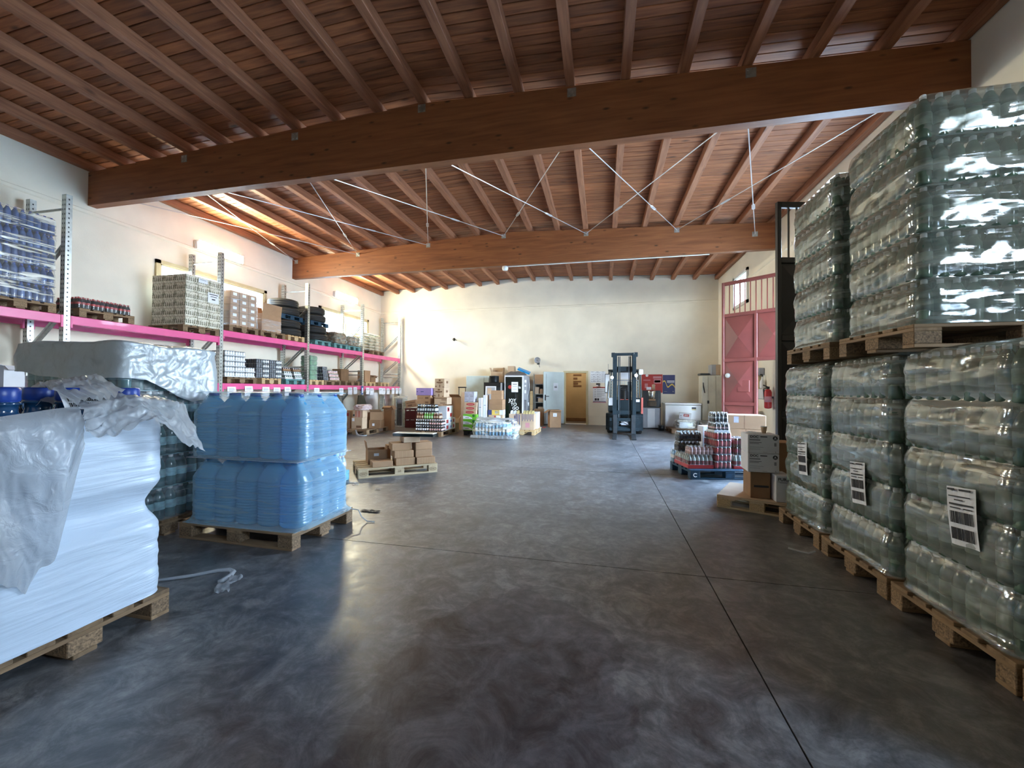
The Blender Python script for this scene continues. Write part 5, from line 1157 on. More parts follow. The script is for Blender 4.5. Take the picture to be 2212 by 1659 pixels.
carton('golden plywood box on the vending machine, left end', (vx-.27, 15.2, vh+.002), (.25, .3, .38), 0, 'kraft_pale', False)
bl_ = thing('blue_lid', 'bright blue flat lid tilted on the vending machine', 'lid', (vx+.22, 15.2, vh+.20)); bl_.rotation_euler = (rad(14), rad(22), rad(8)); part('lid_panel', MB().box(-.25, -.16, 0, .25, .16, .03, 0, .008), pm('bright_blue_plastic', (.01, .27, .62), .35), bl_); part('lid_rim', MB().box(-.25, -.17, -.03, .25, -.155, .03, 0, .004), bpy.data.materials['bright_blue_plastic'], bl_)
# wall-mounted fan and lamp above
fn = ony(1163, 779, YB); fa = thing('wall_fan', 'round grey wall fan on a bracket above the shelving', 'fan', (fn.x, YB, fn.z)); part('bracket', MB().tube([(0, 0, -.1), (0, -.25, 0)], .02).box(-.05, -.012, -.16, .05, 0, -.02), M['dark_steel'], fa)
part('fan_housing', MB().at((0, -.25, 0), 0, rad(78)).lathe([(.04, -.06), (.11, -.05), (.125, 0), (.115, .05), (.10, .05), (.10, .0), (.04, .0)], 20), M['grey_enamel'], fa, True); part('pull_stem', MB().tube([(.04, -.25, -.1), (.09, -.26, -.28)], .008), M['dark_steel'], fa)
sl = ony(986, 735, YB); so = thing('wall_lamp', 'tiny black lamp stub alone on the back wall', 'lamp', (sl.x, YB, sl.z)); part('lamp_arm', MB().tube([(0, 0, 0), (0, -.22, .01)], .018), M['dark_steel'], so); part('lamp_head', MB().at((0, -.25, -.01), 0, rad(70)).lathe([(.03, -.06), (.06, .0), (.065, .04), (.02, .045)], 14), M['black'], so, True)
# -- shelving unit right of the vending machine
sg = rect(1146, 818, 1177, 916, 15.1); sxm = (sg[0]+sg[1])/2+.06; sw_ = .46
su = thing('shelving_unit', 'grey metal shelving unit between vending machine and open door', 'shelf', (sxm, 15.45, 0))
for x in (-sw_/2, sw_/2):
    for yy in (-.2, .2): part('post', MB().box(x-.015, yy-.015, 0, x+.015, yy+.015, 1.95), M['steel'], su)
SZ = (.12, .48, .86, 1.18, 1.56)
for z in SZ: part('shelf_board', MB().box(-sw_/2, -.21, z-.025, sw_/2, .21, z, 0, .003), M['steel'], su)
part('back_panel', MB().box(-sw_/2, .195, .1, sw_/2, .2, 1.9), M['dark_steel'], su)
for lab, dx, k, w, h, mt in (('brown carton on top of the shelving unit', 0, 4, .42, .36, 'kraft'), ('narrow tan carton on the fourth shelf', -.12, 3, .15, .26, 'kraft_pale'), ('small brown carton on the fourth shelf', .07, 3, .16, .18, 'kraft'), ('grey carton on the third shelf', .05, 2, .24, .15, 'kraft_pale'), ('pale carton on the second shelf', .06, 1, .26, .2, 'kraft_pale'), ('tan carton on the bottom shelf', .06, 0, .26, .2, 'kraft')):
    carton(lab, (sxm+dx, 15.4, SZ[k]+.001), (w, .34, h), 0, mt, False)
for lab, dx, k, h in (('black and white sports shoe lying on the fourth shelf box', .07, 3, .181), ('bundle of grey tubes on the third shelf', .02, 2, .152)):
    o = thing('shelf_clutter', lab, 'clutter', (sxm+dx, 15.4, SZ[k]+.001+h))
    if k == 3: part('shoe_body', MB().lathe([(.02, 0), (.08, .01), (.075, .05), (.05, .08), (.02, .085)], 12), M['black'], o, True); part('shoe_sole', MB().box(-.07, -.12, 0, .07, .1, .012, 0, .004), M['ink_white'], o)
    else:
        for a in range(4): part('tube', MB().tube([(-.12+.06*a, -.14, .022), (-.10+.06*a, .14, .022)], .02), M['grey_enamel'], o, True)
bd_ = thing('plank', 'pale plank standing in front of the shelving unit', 'plank', (sg[0]+.06, 14.95, 0)); part('plank_body', MB().box(-.05, -.02, 0, .05, .02, 1.28, 0, .004), M['pal_new'], bd_)
for i, (dx, tl) in enumerate(((.37, .18), (.46, .13))):
    b = thing('leaning_pole', ('grey pole leaning beside the shelving unit', 'second grey pole leaning closer to the open door')[i], 'pole', (sxm+dx, 15.3, 0)); part('pole_body', MB().tube([(.10*(1+i), 0, .012), (-.05, .33, 1.25-.2*i)], .014), M['steel'], b)
carton('tall brown carton at the foot of the shelving unit', (sxm+.02, 14.98, 0), (.34, .3, .62), 0, 'kraft_dark', False)
bp_ = thing('black_panel', 'black panel leaning on the wall behind the open door', 'panel', (sxm+.40, 15.71, 0)); part('panel_body', MB().box(-.16, -.03, 0, .16, .03, 1.2, 0, .01), M['black'], bp_); part('panel_edge', MB().box(-.16, -.034, 1.1, .16, -.03, 1.12), M['dark_steel'], bp_)
cd = onz(1194, 924); carton('brown carton with open flaps and a white label before the open door', (cd.x+.02, cd.y+.30, 0), (.40, .42, .62), rad(18), 'kraft', False, [('-y', ((.28, .62, .62, .82, 'paper'), (.38, .69, .52, .74, 'ink_grey')))], (rad(185), None, rad(215), None))
# litter near it
lt = thing('litter_paper', 'white crumpled paper on the floor by the pouch pallet', 'litter', tuple(onz(1163, 925))); part('paper_scrap', MB().grid(lambda a, b: ((a-.5)*.22, (b-.5)*.16, .02+.03*noise.noise(Vector((a*6, b*6, 3)))), 8, 8), M['paper'], lt); l2 = thing('litter_packet', 'small red packet on the floor by the crumpled paper', 'litter', tuple(onz(1175, 924))); part('packet', MB().box(-.06, -.04, 0, .06, .04, .02, 0, .006), M['ink_red'], l2)
# -- pouch pallet and bagged bottles in front
pp = Vector((-2.34, 12.27, 0)); PALN((pp.x, pp.y, 0), rad(90), 'new yellow pallet under the patterned pouch cartons')
def pouch_carton(lab, x, y, w, d, z, pat):
    items = [(.42, .1, .5, .9, 'ink_navy'), (.55, .35, .62, 1, 'ink_navy'), (.68, .5, .74, 1, 'ink_navy'), (.82, .3, .88, .95, 'ink_navy'), (.05, .35, .3, .55, 'ink_navy')] if pat == 1 else [(a/9+.02, .55+.1*(a % 2), a/9+.06, 1, 'ink_navy') for a in range(9)] + [(.3, .15, .65, .45, 'ink_pink')]
    return carton(lab, (x, y, z), (w, d, .47), 0, 'kraft_pale', False, [('-y', items)], (None, None, None, None))
pouch_carton('open pouch carton with a big blue emblem', pp.x-.20, pp.y-.36, .38, .4, .146, 1); pouch_carton('open pouch carton with zigzag blue pattern', pp.x+.18, pp.y-.36, .36, .4, .146, 2)
carton('white carton at the right end of the pouch pallet', (pp.x+.30, pp.y+.12, .146), (.2, .5, .50), 0, 'white_card', False, [('-y', ((.2, .45, .6, .5, 'ink_grey'),))])
M['pouch_y'] = pm('yellow_pouch', (.62, .50, .22), .35, var=.35, scale=22); M['pouch_w'] = pm('white_pouch', (.70, .72, .74), .35, var=.1)
pm_ = MB().prism([(-.035, 0), (.035, 0), (.05, .05), (.045, .17), (.02, .22), (-.02, .22), (-.045, .17), (-.05, .05)], -.03, .03, 'y')
me1 = pm_.mesh('pouch', M['pouch_y']); me2 = pm_.mesh('pouch', M['pouch_w'])
ords = ('first', 'second', 'third', 'fourth', 'fifth', 'sixth', 'seventh', 'eighth', 'ninth', 'tenth', 'eleventh', 'twelfth')
for i in range(7):
    for j in range(2):
        o = tag(link('drink_pouch', me2 if i < 2 else me1, None, (pp.x+(-.33, -.235, -.14, .055, .14, .225, .31)[i], pp.y-.46+.12*j, .49), (0, 0, random.uniform(-.08, .08)), (.76, 1, 1)), '%s pouch from the blue-emblem end, %s row of the open cartons' % (('white ' if i < 2 else 'yellow ')+ords[i], ('front', 'back')[j]), 'pouch', 'pouches in the open cartons')
bb = Vector((-2.88, 10.76, 0)); bgd = thing('bottle_bag', 'clear bag of blue water bottles slumped on the floor before the pouch pallet', 'water', (bb.x, bb.y, 0), rad(-4))
for i in range(10):
    for j in range(4): link('bottle', BOT_C, bgd, ((i-4.5)*.098-.06, -.17+.1*j, .08), (rad(0), 0, i), (1.35, 1.35, 1.65))
part('inner_tray', MB().box(-.55, -.2, .05, .42, .2, .065), M['cyan_pet'], bgd)
def bagf(i, j):
    p_, n_ = rrect(i, 1.20, .52, .12); w = noise.noise(Vector((p_.x*4, p_.y*5, j*4)))+.5*noise.noise(Vector((p_.x*11, p_.y*11, j*9)))
    o = .05*w+.03*sin(pi*j)-.10*max(0, j-.7)/.3; return (p_.x+n_.x*o, p_.y+n_.y*o, .52*j+.03*w*j)
mb = MB().grid(bagf, 80, 22, 0, True); n_ = 80; tp_ = [Vector(v) for v in mb.v[-n_:]]; c_ = sum(tp_, Vector())/n_; b_ = len(mb.v)
mb.v += [v.lerp(c_, .5)+Vector((0, 0, .03*noise.noise(v*7))) for v in tp_] + [c_+Vector((0, 0, -.02))]
for k in range(n_): mb.f += [(b_-n_+k, b_-n_+(k+1) % n_, b_+(k+1) % n_, b_+k), (b_+k, b_+(k+1) % n_, b_+n_)]; mb.m += [0, 0]
part('bag_film', mb, M['film_gold'], bgd, True); part('bag_gathers', MB().grid(lambda a, b: ((a-.5)*1.25, -.30-.06*b+.03*noise.noise(Vector((a*20, b*3, 1))), .02+.12*(1-b)*(.6+.6*abs(noise.noise(Vector((a*16, 2, 1)))))), 60, 6), M['film_grey'], bgd, True)
part('bag_top', MB().grid(lambda a, b: ((a-.5)*1.05, (b-.5)*.46, .50+.06*noise.noise(Vector((a*5, b*4, 6)))+.05*sin(pi*b)), 30, 14), M['film_grey'], bgd, True)
# posters by the door
def poster(lab, x0, x1, z0, z1, items, base='paper', y=YB):
    r = thing('poster', lab, 'poster', ((x0+x1)/2, y, z0)); w, h = x1-x0, z1-z0
    part('poster_sheet', MB().box(-w/2, -.008, 0, w/2, -.001, h), M[base], r); by = {}
    for a, b, c, d_, mt in items: by.setdefault(mt, MB()).box((a-.5)*w, -.0095, b*h, (c-.5)*w, -.008, d_*h)
    for mt, mb in by.items(): part('poster_print', mb, M[mt], r)
    return r
it = []
for i in range(5):
    for j in range(4): it.append((.08+.13*i, .10+.19*j, .08+.13*i+.055+.02*((i+j) % 2), .10+.19*j+.05+.03*(i % 2), 'ink_grey'))
it += [(.05, .93, .22, .96, 'ink_grey'), (.4, .93, .55, .96, 'ink_grey'), (.76, .93, .92, .96, 'ink_grey'), (.3, .86, .66, .88, 'ink_grey')] + [(.74, .1+.07*k, .9, .115+.07*k, 'ink_grey') for k in range(11)]
poster('white board of small black figures right of the doorway', -.47, .10, 1.62, 2.06, it)
it = [(0, .93, 1, 1, 'ink_red'), (.3, .945, .65, .985, 'ink_white')] + [(.12, .82-.105*k, .24, .85-.105*k, 'ink_grey') for k in range(5)] + [(.3, .81-.105*k, (.9, .9, .92, .9, .65)[k], .835-.105*k, 'ink_grey') for k in range(5)] + [(.3, .845-.105*k, .7, .853-.105*k, 'ink_grey') for k in range(4)] + [(.14, .16, .30, .30, 'ink'), (.33, .16, .47, .30, 'ink'), (.56, .27, .9, .285, 'ink_grey'), (.56, .2, .8, .215, 'ink_grey'), (.03, .09, .97, .125, 'ink_navy'), (.0, .02, 1, .08, 'ink_pink')]
poster('white notice with a dark red header and five listed lines, below the figure board', -.37, .13, .84, 1.46, it)
poster('small black and red sticker between the two white notices', -.25, -.10, 1.47, 1.60, [(0, .55, 1, 1, 'ink'), (0, 0, 1, .12, 'ink_red'), (.55, .15, .95, .5, 'ink')])
# -- red panel and blue poster, coffee machine
r0 = rect(1386, 810, 1428, 838, YB); rp = poster('dark red printed panel behind the coffee machine', r0[0], r0[1]+.05, 1.26, r0[3]+.02, [(.55, .78, .95, .9, 'ink_pink'), (.58, .5, .93, .74, 'ink_pink'), (.62, .56, .9, .68, 'ink_red'), (.08, .66, .42, .71, 'ink_pink'), (.15, .25, .3, .5, 'ink_pink')], 'ink_red')
part('poster_print', MB().at((-.18, -.0082, .64), 0, rad(90)).lathe([(.05, 0), (.05, .0012)], 16), M['ink_white'], rp)
r1 = rect(1428, 810, 1458, 851, YB); bp2 = poster('navy poster with a wavy gold ribbon on the back wall', r1[0]+.06, r1[1], r1[2], r1[3], [(.35, .66, .95, .70, 'ink_white'), (.35, .60, .95, .63, 'ink_white'), (.45, .54, .9, .56, 'ink_grey'), (.1, .12, .35, .14, 'ink_grey'), (.8, .1, .9, .16, 'ink_grey')], 'ink_navy')
w_ = r1[1]-r1[0]-.06; h_ = r1[3]-r1[2]; mb = MB(); pts = [(-.5, .62), (-.42, .68), (-.32, .67), (-.25, .58), (-.18, .44), (-.1, .36), (0, .38), (.12, .46), (.25, .50), (.36, .47), (.45, .40), (.5, .34)]
for (a, b), (c, d_) in zip(pts, pts[1:]): mb.add([(a*w_, -.0105, b*h_-.025), (c*w_, -.0105, d_*h_-.025), (c*w_, -.0105, d_*h_+.025), (a*w_, -.0105, b*h_+.025)], [(0, 1, 2, 3)])
part('gold_ribbon', mb, M['ink_yellow'], bp2)
cg = rect(1388, 838, 1428, 927, 14.7); cx_ = (cg[0]+cg[1])/2; cw_ = cg[1]-cg[0]
cm_ = thing('coffee_machine', 'dark coffee vending machine with a steel drum picture, beside the forklift', 'vending machine', (cx_, 15.0, 0))
part('base_cabinet', MB().box(-cw_/2, -.28, .03, cw_/2, .3, .74, 0, .01), M['grey_enamel'], cm_); part('base_door', MB().box(-cw_/2+.16, -.30, .05, cw_/2-.20, -.281, .71, 0, .006), M['white_enamel'], cm_); part('upper_body', MB().box(-cw_/2, -.26, .76, cw_/2, .3, 1.36, 0, .01), M['black'], cm_)
part('brew_window', MB().box(-.16, -.275, .98, .17, -.261, 1.34, 0, .004), M['dark_steel'], cm_); part('brew_drum', MB().lathe([(.06, 1.0), (.11, 1.06), (.14, 1.30), (.13, 1.33)], 20, c=(0, -.26, 0)), pm('bright_steel', (.7, .68, .62), .15, .9), cm_, True); part('crema_picture', MB().box(-.11, -.415, .99, .11, -.40, 1.05), M['kraft'], cm_)
part('cup_niche', MB().box(-.15, -.272, .80, .16, -.262, .96), M['black_gloss'], cm_); part('payment_panel', MB().box(.20, -.275, .80, .28, -.262, 1.3), M['dark_steel'], cm_); part('red_strip', MB().box(-cw_/2, -.27, 1.34, cw_/2, -.262, 1.36), M['ink_red'], cm_); part('plinth', MB().box(-cw_/2+.04, -.25, 0, cw_/2-.04, .28, .03), M['black'], cm_)
o = thing('paper_cups', 'white card and mug perched on the coffee machine', 'card', (cx_-.02, 14.88, 1.362)); part('card', MB().box(-.14, -.01, 0, .02, .01, .10), M['paper'], o); part('mug', MB().lathe([(.03, 0), (.055, .0), (.05, .13), (.06, .17), (.03, .20)], 14, c=(.10, 0, 0)), M['kraft_pale'], o, True)
wb2 = thing('waste_bin', 'low dark bin between the coffee machine and the chest freezer', 'bin', (cg[1]-.04, 14.3, 0)); part('bin_body', MB().lathe([(.03, 0), (.09, 0), (.10, .16), (.03, .17)], 14), M['black'], wb2, True); part('bin_rim', MB().lathe([(.095, .15), (.108, .155), (.108, .175), (.095, .175)], 14), M['dark_steel'], wb2, True)
# -- chest freezer with a wrapped pallet in front
hg = rect(1437, 872, 1515, 930, 14.35); hx = (hg[0]+hg[1])/2; hw = hg[1]-hg[0]
cf = thing('chest_freezer', 'long low white chest freezer against the back wall', 'freezer', (hx, 14.72, 0)); part('freezer_body', MB().box(-hw/2, -.35, .04, hw/2, .35, .86, 0, .015), M['white_enamel'], cf); part('freezer_lid', MB().box(-hw/2-.01, -.37, .865, hw/2+.01, .36, .93, 0, .012), M['white_enamel'], cf); part('badge', MB().box(hw*.24, -.353, .74, hw*.36, -.350, .79), M['ink'], cf); part('badge', MB().box(hw*.24, -.353, .70, hw*.36, -.350, .725), M['ink_yellow'], cf); part('plinth', MB().box(-hw/2+.03, -.32, 0, hw/2-.03, .33, .04), M['black'], cf)
kx, ky = hx+.02, 13.72; PAL((kx+.05, ky+.15, 0), rad(4), 'grimy pallet before the chest freezer')
wp = thing('wrapped_bundle', 'glinting film-wrapped can bundle before the chest freezer', 'bundle', (kx-.07, ky+.05, .146)); part('can_block', MB().box(-.22, -.2, 0, .22, .2, .22, 0, .02), M['silver'], wp); crumple('film_sheet', (.54, .48, .26), (0, 0, 0), M['film_gold'], wp, .06, seed=21)
carton('white carton with a red oval logo on the glinting bundle', (kx-.06, ky+.12, .435), (.36, .3, .19), -.16, 'white_card', False, [('-y', ((.35, .45, .8, .85, 'ink_red'), (.42, .55, .73, .75, 'ink_white'), (.08, .45, .2, .6, 'ink_grey'), (.08, .2, .25, .28, 'ink_grey')))], rot=(0, rad(5), -.16))
b2 = thing('wrapped_bundle', 'dull film-wrapped bundle at the freezer right end', 'bundle', (kx+.55, ky+.15, .146)); part('carton_block', MB().box(-.16, -.2, 0, .16, .2, .2, 0, .02), M['kraft_dark'], b2); crumple('film_sheet', (.38, .46, .24), (0, 0, 0), M['film_clear'], b2, .05, seed=23)
# -- wardrobe locker
lg = rect(1517, 809, 1558, 930, 14.45); lx = (lg[0]+lg[1])/2; lw_ = lg[1]-lg[0]+.06; M['locker'] = pm('cream_locker_paint', (.66, .64, .54), .4, var=.04)
lk = thing('metal_locker', 'tall cream double-door metal locker beside the red gate', 'locker', (lx+.03, 14.72, 0), 0); part('locker_body', MB().box(-lw_/2, -.22, .08, lw_/2, .25, 1.86, 0, .01), M['locker'], lk)
for a, b in ((-lw_/2+.01, -.14), (-.13, .10), (.11, lw_/2-.01)):
    dr_ = part('locker_door', MB().box(a, -.24, .12, b, -.221, 1.83, 0, .005), M['locker'], lk)
part('door_lock', MB().box(-.16, -.25, .92, -.10, -.24, 1.02, 0, .004), M['dark_steel'], dr_); part('foot', MB().box(-lw_/2+.02, -.2, 0, -lw_/2+.07, .22, .08).box(lw_/2-.07, -.2, 0, lw_/2-.02, .22, .08), M['dark_steel'], lk)
sc2 = thing('crowbar', 'dark bent tool hanging on the locker door', 'tool', (lx-.26, 14.462, 1.42)); part('tool_shaft', MB().tube([(0, 0, .2), (.01, -.01, .05), (.05, -.01, -.15)], [.012, .02, .012], 6), M['black'], sc2)
o = thing('rolled_mat', 'dark folded mat lying on top of the locker', 'mat', (lx-.16, 14.72, 1.862)); part('mat_body', MB().box(-.18, -.2, 0, .13, .2, .07, 0, .02), M['dark_steel'], o)
o = thing('cabinet_box', 'grey two-tone box on top of the locker beside the gate', 'box', (lx+.12, 14.72, 1.862)); part('box_body', MB().box(-.12, -.18, 0, .18, .2, .36, 0, .01), M['grey_enamel'], o); part('box_door', MB().box(.03, -.19, .01, .17, -.181, .35), M['kraft_pale'], o)
# ================================================================== FORKLIFT
fk = thing('forklift', 'dark counterbalance forklift parked mast-first by the back wall', 'forklift', (.63, 12.45, 0), rad(-3))
Y0 = .35
part('chassis', MB().box(-.40, Y0, .16, .40, Y0+1.35, .55, 0, .03).box(-.50, Y0+.55, .30, .50, Y0+1.5, .98, 0, .05), M['fork_body'], fk)
part('counterweight', MB().prism([(Y0+1.3, .18), (Y0+1.95, .30), (Y0+2.0, .75), (Y0+1.85, 1.0), (Y0+1.3, 1.0)], -.50, .50, 'x'), M['fork_body'], fk)
part('front_cowl', MB().box(-.50, Y0+.28, .66, -.28, Y0+.55, 1.10, 0, .03).box(.26, Y0+.28, .66, .50, Y0+.55, 1.10, 0, .03).box(-.28, Y0+.34, .55, .26, Y0+.5, 1.04, 0, .02), M['fork_body'], fk)
for s in (-1, 1):
    fd_ = MB(); pts = [(-.02, .12), (-.02, .58), (.02, .62), (.50, .62), (.54, .50), (.50, .50), (.47, .56), (.06, .56), (.04, .12)]
    fd_.prism([(Y0+a, b) for a, b in pts], s*.30, s*.55, 'x'); part('fender', fd_, M['fork_mast'], fk)
    part('fender_frame', MB().box(s*.31, Y0-.035, .14, s*.345, Y0-.02, .56).box(s*.515, Y0-.035, .14, s*.55, Y0-.02, .56).box(s*.345, Y0-.035, .50, s*.515, Y0-.02, .56).box(s*.345, Y0-.035, .14, s*.515, Y0-.02, .20), M['fork_mast'], fk)
    for yy, r_, w_ in ((Y0+.28, .27, .17), (Y0+1.55, .22, .15)):
        w = part('wheel', MB().at((s*.44, yy, r_), 0, 0, pi/2).lathe([(.10, -w_/2), (r_*.9, -w_/2), (r_, -w_/3), (r_, w_/3), (r_*.9, w_/2), (.10, w_/2)], 22), M['rubber'], fk, True)
        part('hub', MB().at((s*.44, yy, r_), 0, 0, pi/2).lathe([(.02, -w_/2-.005), (.12, -w_/2-.002), (.12, w_/2+.002), (.02, w_/2+.005)], 16), M['grey_enamel'], w)
    part('guard_post', MB().tube([(s*.50, Y0+.30, 1.08), (s*.47, Y0+.42, 1.95)], .028, 8), M['fork_body'], fk); part('guard_post', MB().tube([(s*.46, Y0+1.55, .98), (s*.44, Y0+1.45, 1.97)], .028, 8), M['fork_body'], fk)
    part('mast_channel', MB().prism([(s*.335, -.07), (s*.235, -.07), (s*.235, -.05), (s*.30, -.05), (s*.30, .09), (s*.235, .09), (s*.235, .11), (s*.335, .11)], .05, 2.40, 'z'), M['fork_mast'], fk)
    part('inner_channel', MB().prism([(s*.295, -.045), (s*.215, -.045), (s*.215, -.03), (s*.265, -.03), (s*.265, .07), (s*.215, .07), (s*.215, .085), (s*.295, .085)], .10, 2.46, 'z'), M['fork_mast'], fk)
    part('mast_cap', MB().box(s*.27, -.06, 2.34, s*.38, .10, 2.47, 0, .01), M['fork_body'], fk)
    part('lift_cylinder', MB().tube([(s*.17, .06, .3), (s*.17, .06, 1.5)], .030, 10).tube([(s*.17, .06, 1.5), (s*.17, .06, 2.36)], .018, 10), M['fork_mast'], fk)
    part('chain', MB().box(s*.13-.012, .02, .45, s*.13+.012, .03, 2.36), M['dark_steel'], fk)
    part('headlight', MB().at((s*.36, -.06, 1.72), 0, rad(90)).lathe([(.02, -.04), (.045, -.02), (.055, .03), (.02, .035)], 12) if s < 0 else MB().at((s*.33, -.10, 1.78), 0, rad(90)).lathe([(.02, -.04), (.045, -.02), (.055, .03), (.02, .035)], 12), M['ink_white'], fk, True)
    f = part('fork', MB().box(s*.26-.06, -.14, .06, s*.26+.06, -.10, .62, 0, .008).prism([(-1.22, .02), (-1.18, .012), (-.10, .012), (-.10, .055), (-1.22, .03)], s*.26-.06, s*.26+.06, 'x'), M['dark_steel'], fk)
part('mast_crossbar', MB().box(-.27, -.03, 2.38, .27, .05, 2.46, 0, .008), M['fork_mast'], fk); part('mast_crossbar', MB().box(-.30, .09, 1.92, .30, .15, 2.06, 0, .008), M['fork_body'], fk); part('mast_crossbar', MB().box(-.30, .03, .62, .30, .12, .74, 0, .008), M['fork_mast'], fk); part('mast_crossbar', MB().box(-.33, .0, .10, .33, .12, .26, 0, .008), M['fork_mast'], fk)
part('carriage', MB().box(-.42, -.10, .42, .42, -.06, .52, 0, .006).box(-.42, -.10, .14, .42, -.06, .22, 0, .006).box(-.20, -.06, .14, -.16, .0, .52).box(.16, -.06, .14, .20, .0, .52), M['fork_mast'], fk)
part('hydraulic_block', MB().box(-.10, .0, .30, .12, .12, .42, 0, .01).tube([(-.12, -.02, .34), (0, -.05, .40), (.12, -.02, .33)], .014), M['grey_enamel'], fk)
rf = MB().box(-.50, Y0+.36, 1.95, .50, Y0+.42, 2.00, 0, .008).box(-.48, Y0+1.42, 1.95, .48, Y0+1.48, 2.0, 0, .008).box(-.50, Y0+.42, 1.95, -.45, Y0+1.42, 2.0, 0, .008).box(.45, Y0+.42, 1.95, .50, Y0+1.42, 2.0, 0, .008)
gr_ = part('guard_roof', rf, M['fork_body'], fk); bm_ = MB().box(-.45, -.012, 0, .45, .012, .035).mesh('roof_bar', M['fork_body'])
for k in range(6): link('roof_bar', bm_, gr_, (0, Y0+.56+.15*k, 1.955))
sg_ = part('rear_grille', MB().box(-.46, Y0+1.38, 1.06, .46, Y0+1.40, 1.10).box(-.46, Y0+1.38, 1.66, .46, Y0+1.40, 1.70), M['grey_enamel'], fk); gb = MB()
for k in range(11): gb.box(-.45+.09*k-.007, Y0+1.383, 1.10, -.45+.09*k+.007, Y0+1.397, 1.66)
for k in range(5): gb.box(-.45, Y0+1.380, 1.18+.1*k, .45, Y0+1.386, 1.192+.1*k)
part('grille_wires', gb, M['pale_blue'], fk)['kind'] = 'stuff'
part('seat', MB().box(-.22, Y0+.85, .98, .22, Y0+1.25, 1.08, 0, .03).box(-.20, Y0+1.20, 1.05, .20, Y0+1.32, 1.52, 0, .04), M['black'], fk); part('seat_stripe', MB().box(-.16, Y0+.84, 1.01, .16, Y0+.85, 1.05), M['fork_red'], fk)
part('steering_wheel', MB().tube([(.02+.16*cos(a*pi/9), Y0+.62+.05*sin(a*pi/9), 1.40+.06*sin(a*pi/9)) for a in range(19)], .013, 6), M['black'], fk, True); part('steering_column', MB().tube([(.02, Y0+.42, .95), (.02, Y0+.62, 1.38)], .03, 8), M['dark_steel'], fk)
part('instrument', MB().box(.10, Y0+.5, 1.30, .22, Y0+.54, 1.62, 0, .01), M['dark_steel'], fk); part('red_trim', MB().box(.505, Y0+.26, .60, .56, Y0+.40, 1.12, 0, .01), M['fork_red'], fk)
part('work_lamp', MB().box(.43, Y0+.30, 1.83, .56, Y0+.36, 2.01, 0, .03), M['ink_white'], fk); part('side_screen', MB().box(-.60, Y0+.35, 1.26, -.585, Y0+.36, 1.86).box(-.60, Y0+.35, 1.84, -.46, Y0+.36, 1.86).box(-.60, Y0+.35, 1.25, -.46, Y0+.36, 1.27), M['fork_body'], fk); part('side_pane', MB().box(-.585, Y0+.352, 1.27, -.46, Y0+.356, 1.84), M['paper'], fk)
part('aerial', MB().tube([(-.50, Y0+.40, 1.95), (-.50, Y0+.40, 2.18)], .006, 6), M['black'], fk); part('data_sheet', MB().box(-.48, Y0+.272, .86, -.30, Y0+.279, 1.10), M['paper'], fk); part('data_sheet', MB().box(.32, Y0+.272, .98, .46, Y0+.279, 1.06), M['paper'], fk)
part('load_chart', MB().box(-.12, Y0+1.30, 1.72, .20, Y0+1.31, 1.94), M['paper'], fk)
# ================================================================== PALE STAMPED PALLET WITH KRAFT BOXES, middle of the floor
A0 = Vector((-3.528, 5.322)); ea = rad(39.8); ex = Vector((cos(ea), sin(ea))); ey = Vector((-sin(ea), cos(ea)))
def el(x, y): q = A0+ex*x+ey*y; return q.x, q.y
pc = el(.6, .4); PALE = pallet_maker(1.2, .8, .144, M['pal_pale'], M['pal_pale_y'], M['pal_pale']); ep = PALE((pc[0], pc[1], 0), ea, 'pale stamped pallet with kraft boxes in the middle of the floor')
for i, dx in enumerate((-.528, 0, .528)):
    if dx: o = part('stamp_ring', MB().tube([(dx+.052*cos(a*pi/12), -.4015, .062+.026*sin(a*pi/12)) for a in range(25)], .0022, 5), M['ink_brown'], ep); text('EPAL', .028, M['ink_brown'], ep, (dx, -.401, .062))
    else:
        text('IT-08\n015-3', .022, M['ink_brown'], ep, (dx, -.401, .064))
def eb(lab, x, y, z, w, d, h, **k): q = el(x+w/2, y+d/2); return carton(lab, (q[0], q[1], z), (w, d, h), ea+k.pop('tw', 0), k.pop('mat', 'kraft'), False, k.pop('prints', ()), k.pop('flaps', None), None)
rib = lambda n: [('-y', tuple((a/n+.01, .03, a/n+.02, .97, 'tape') for a in range(1, n)))]
eb('front kraft box with creased sides, bottom row of the pale pallet', .55, .04, .145, .30, .30, .112, prints=rib(6)); eb('end kraft box with creased sides, bottom row near the stamp', .87, .02, .145, .30, .32, .105, prints=rib(7))
eb('kraft box on the front creased one', .53, .06, .258, .30, .28, .112, prints=rib(5)); eb('kraft box, upper of the front column', .50, .10, .371, .30, .28, .112, prints=[('-y', ((0, .0, 1, .02, 'tape'),))])
eb('kraft box on the end creased one', .86, .06, .251, .27, .28, .118); eb('kraft box, upper of the end column', .86, .06, .370, .27, .28, .115); eb('long kraft box lying crosswise on both columns', .68, .10, .486, .26, .30, .088, mat='kraft_pale')
eb('flat kraft box at the empty side of the pale pallet', .20, .02, .145, .30, .26, .085); eb('tilted open kraft tray with a raised flap and white label', .18, .36, .145, .30, .28, .22, flaps=(None, None, rad(100), None), prints=[('-y', ((.3, .55, .55, .75, 'paper'),))]); eb('narrow upright kraft box between tray and stack', .487, .42, .145, .055, .2, .27)
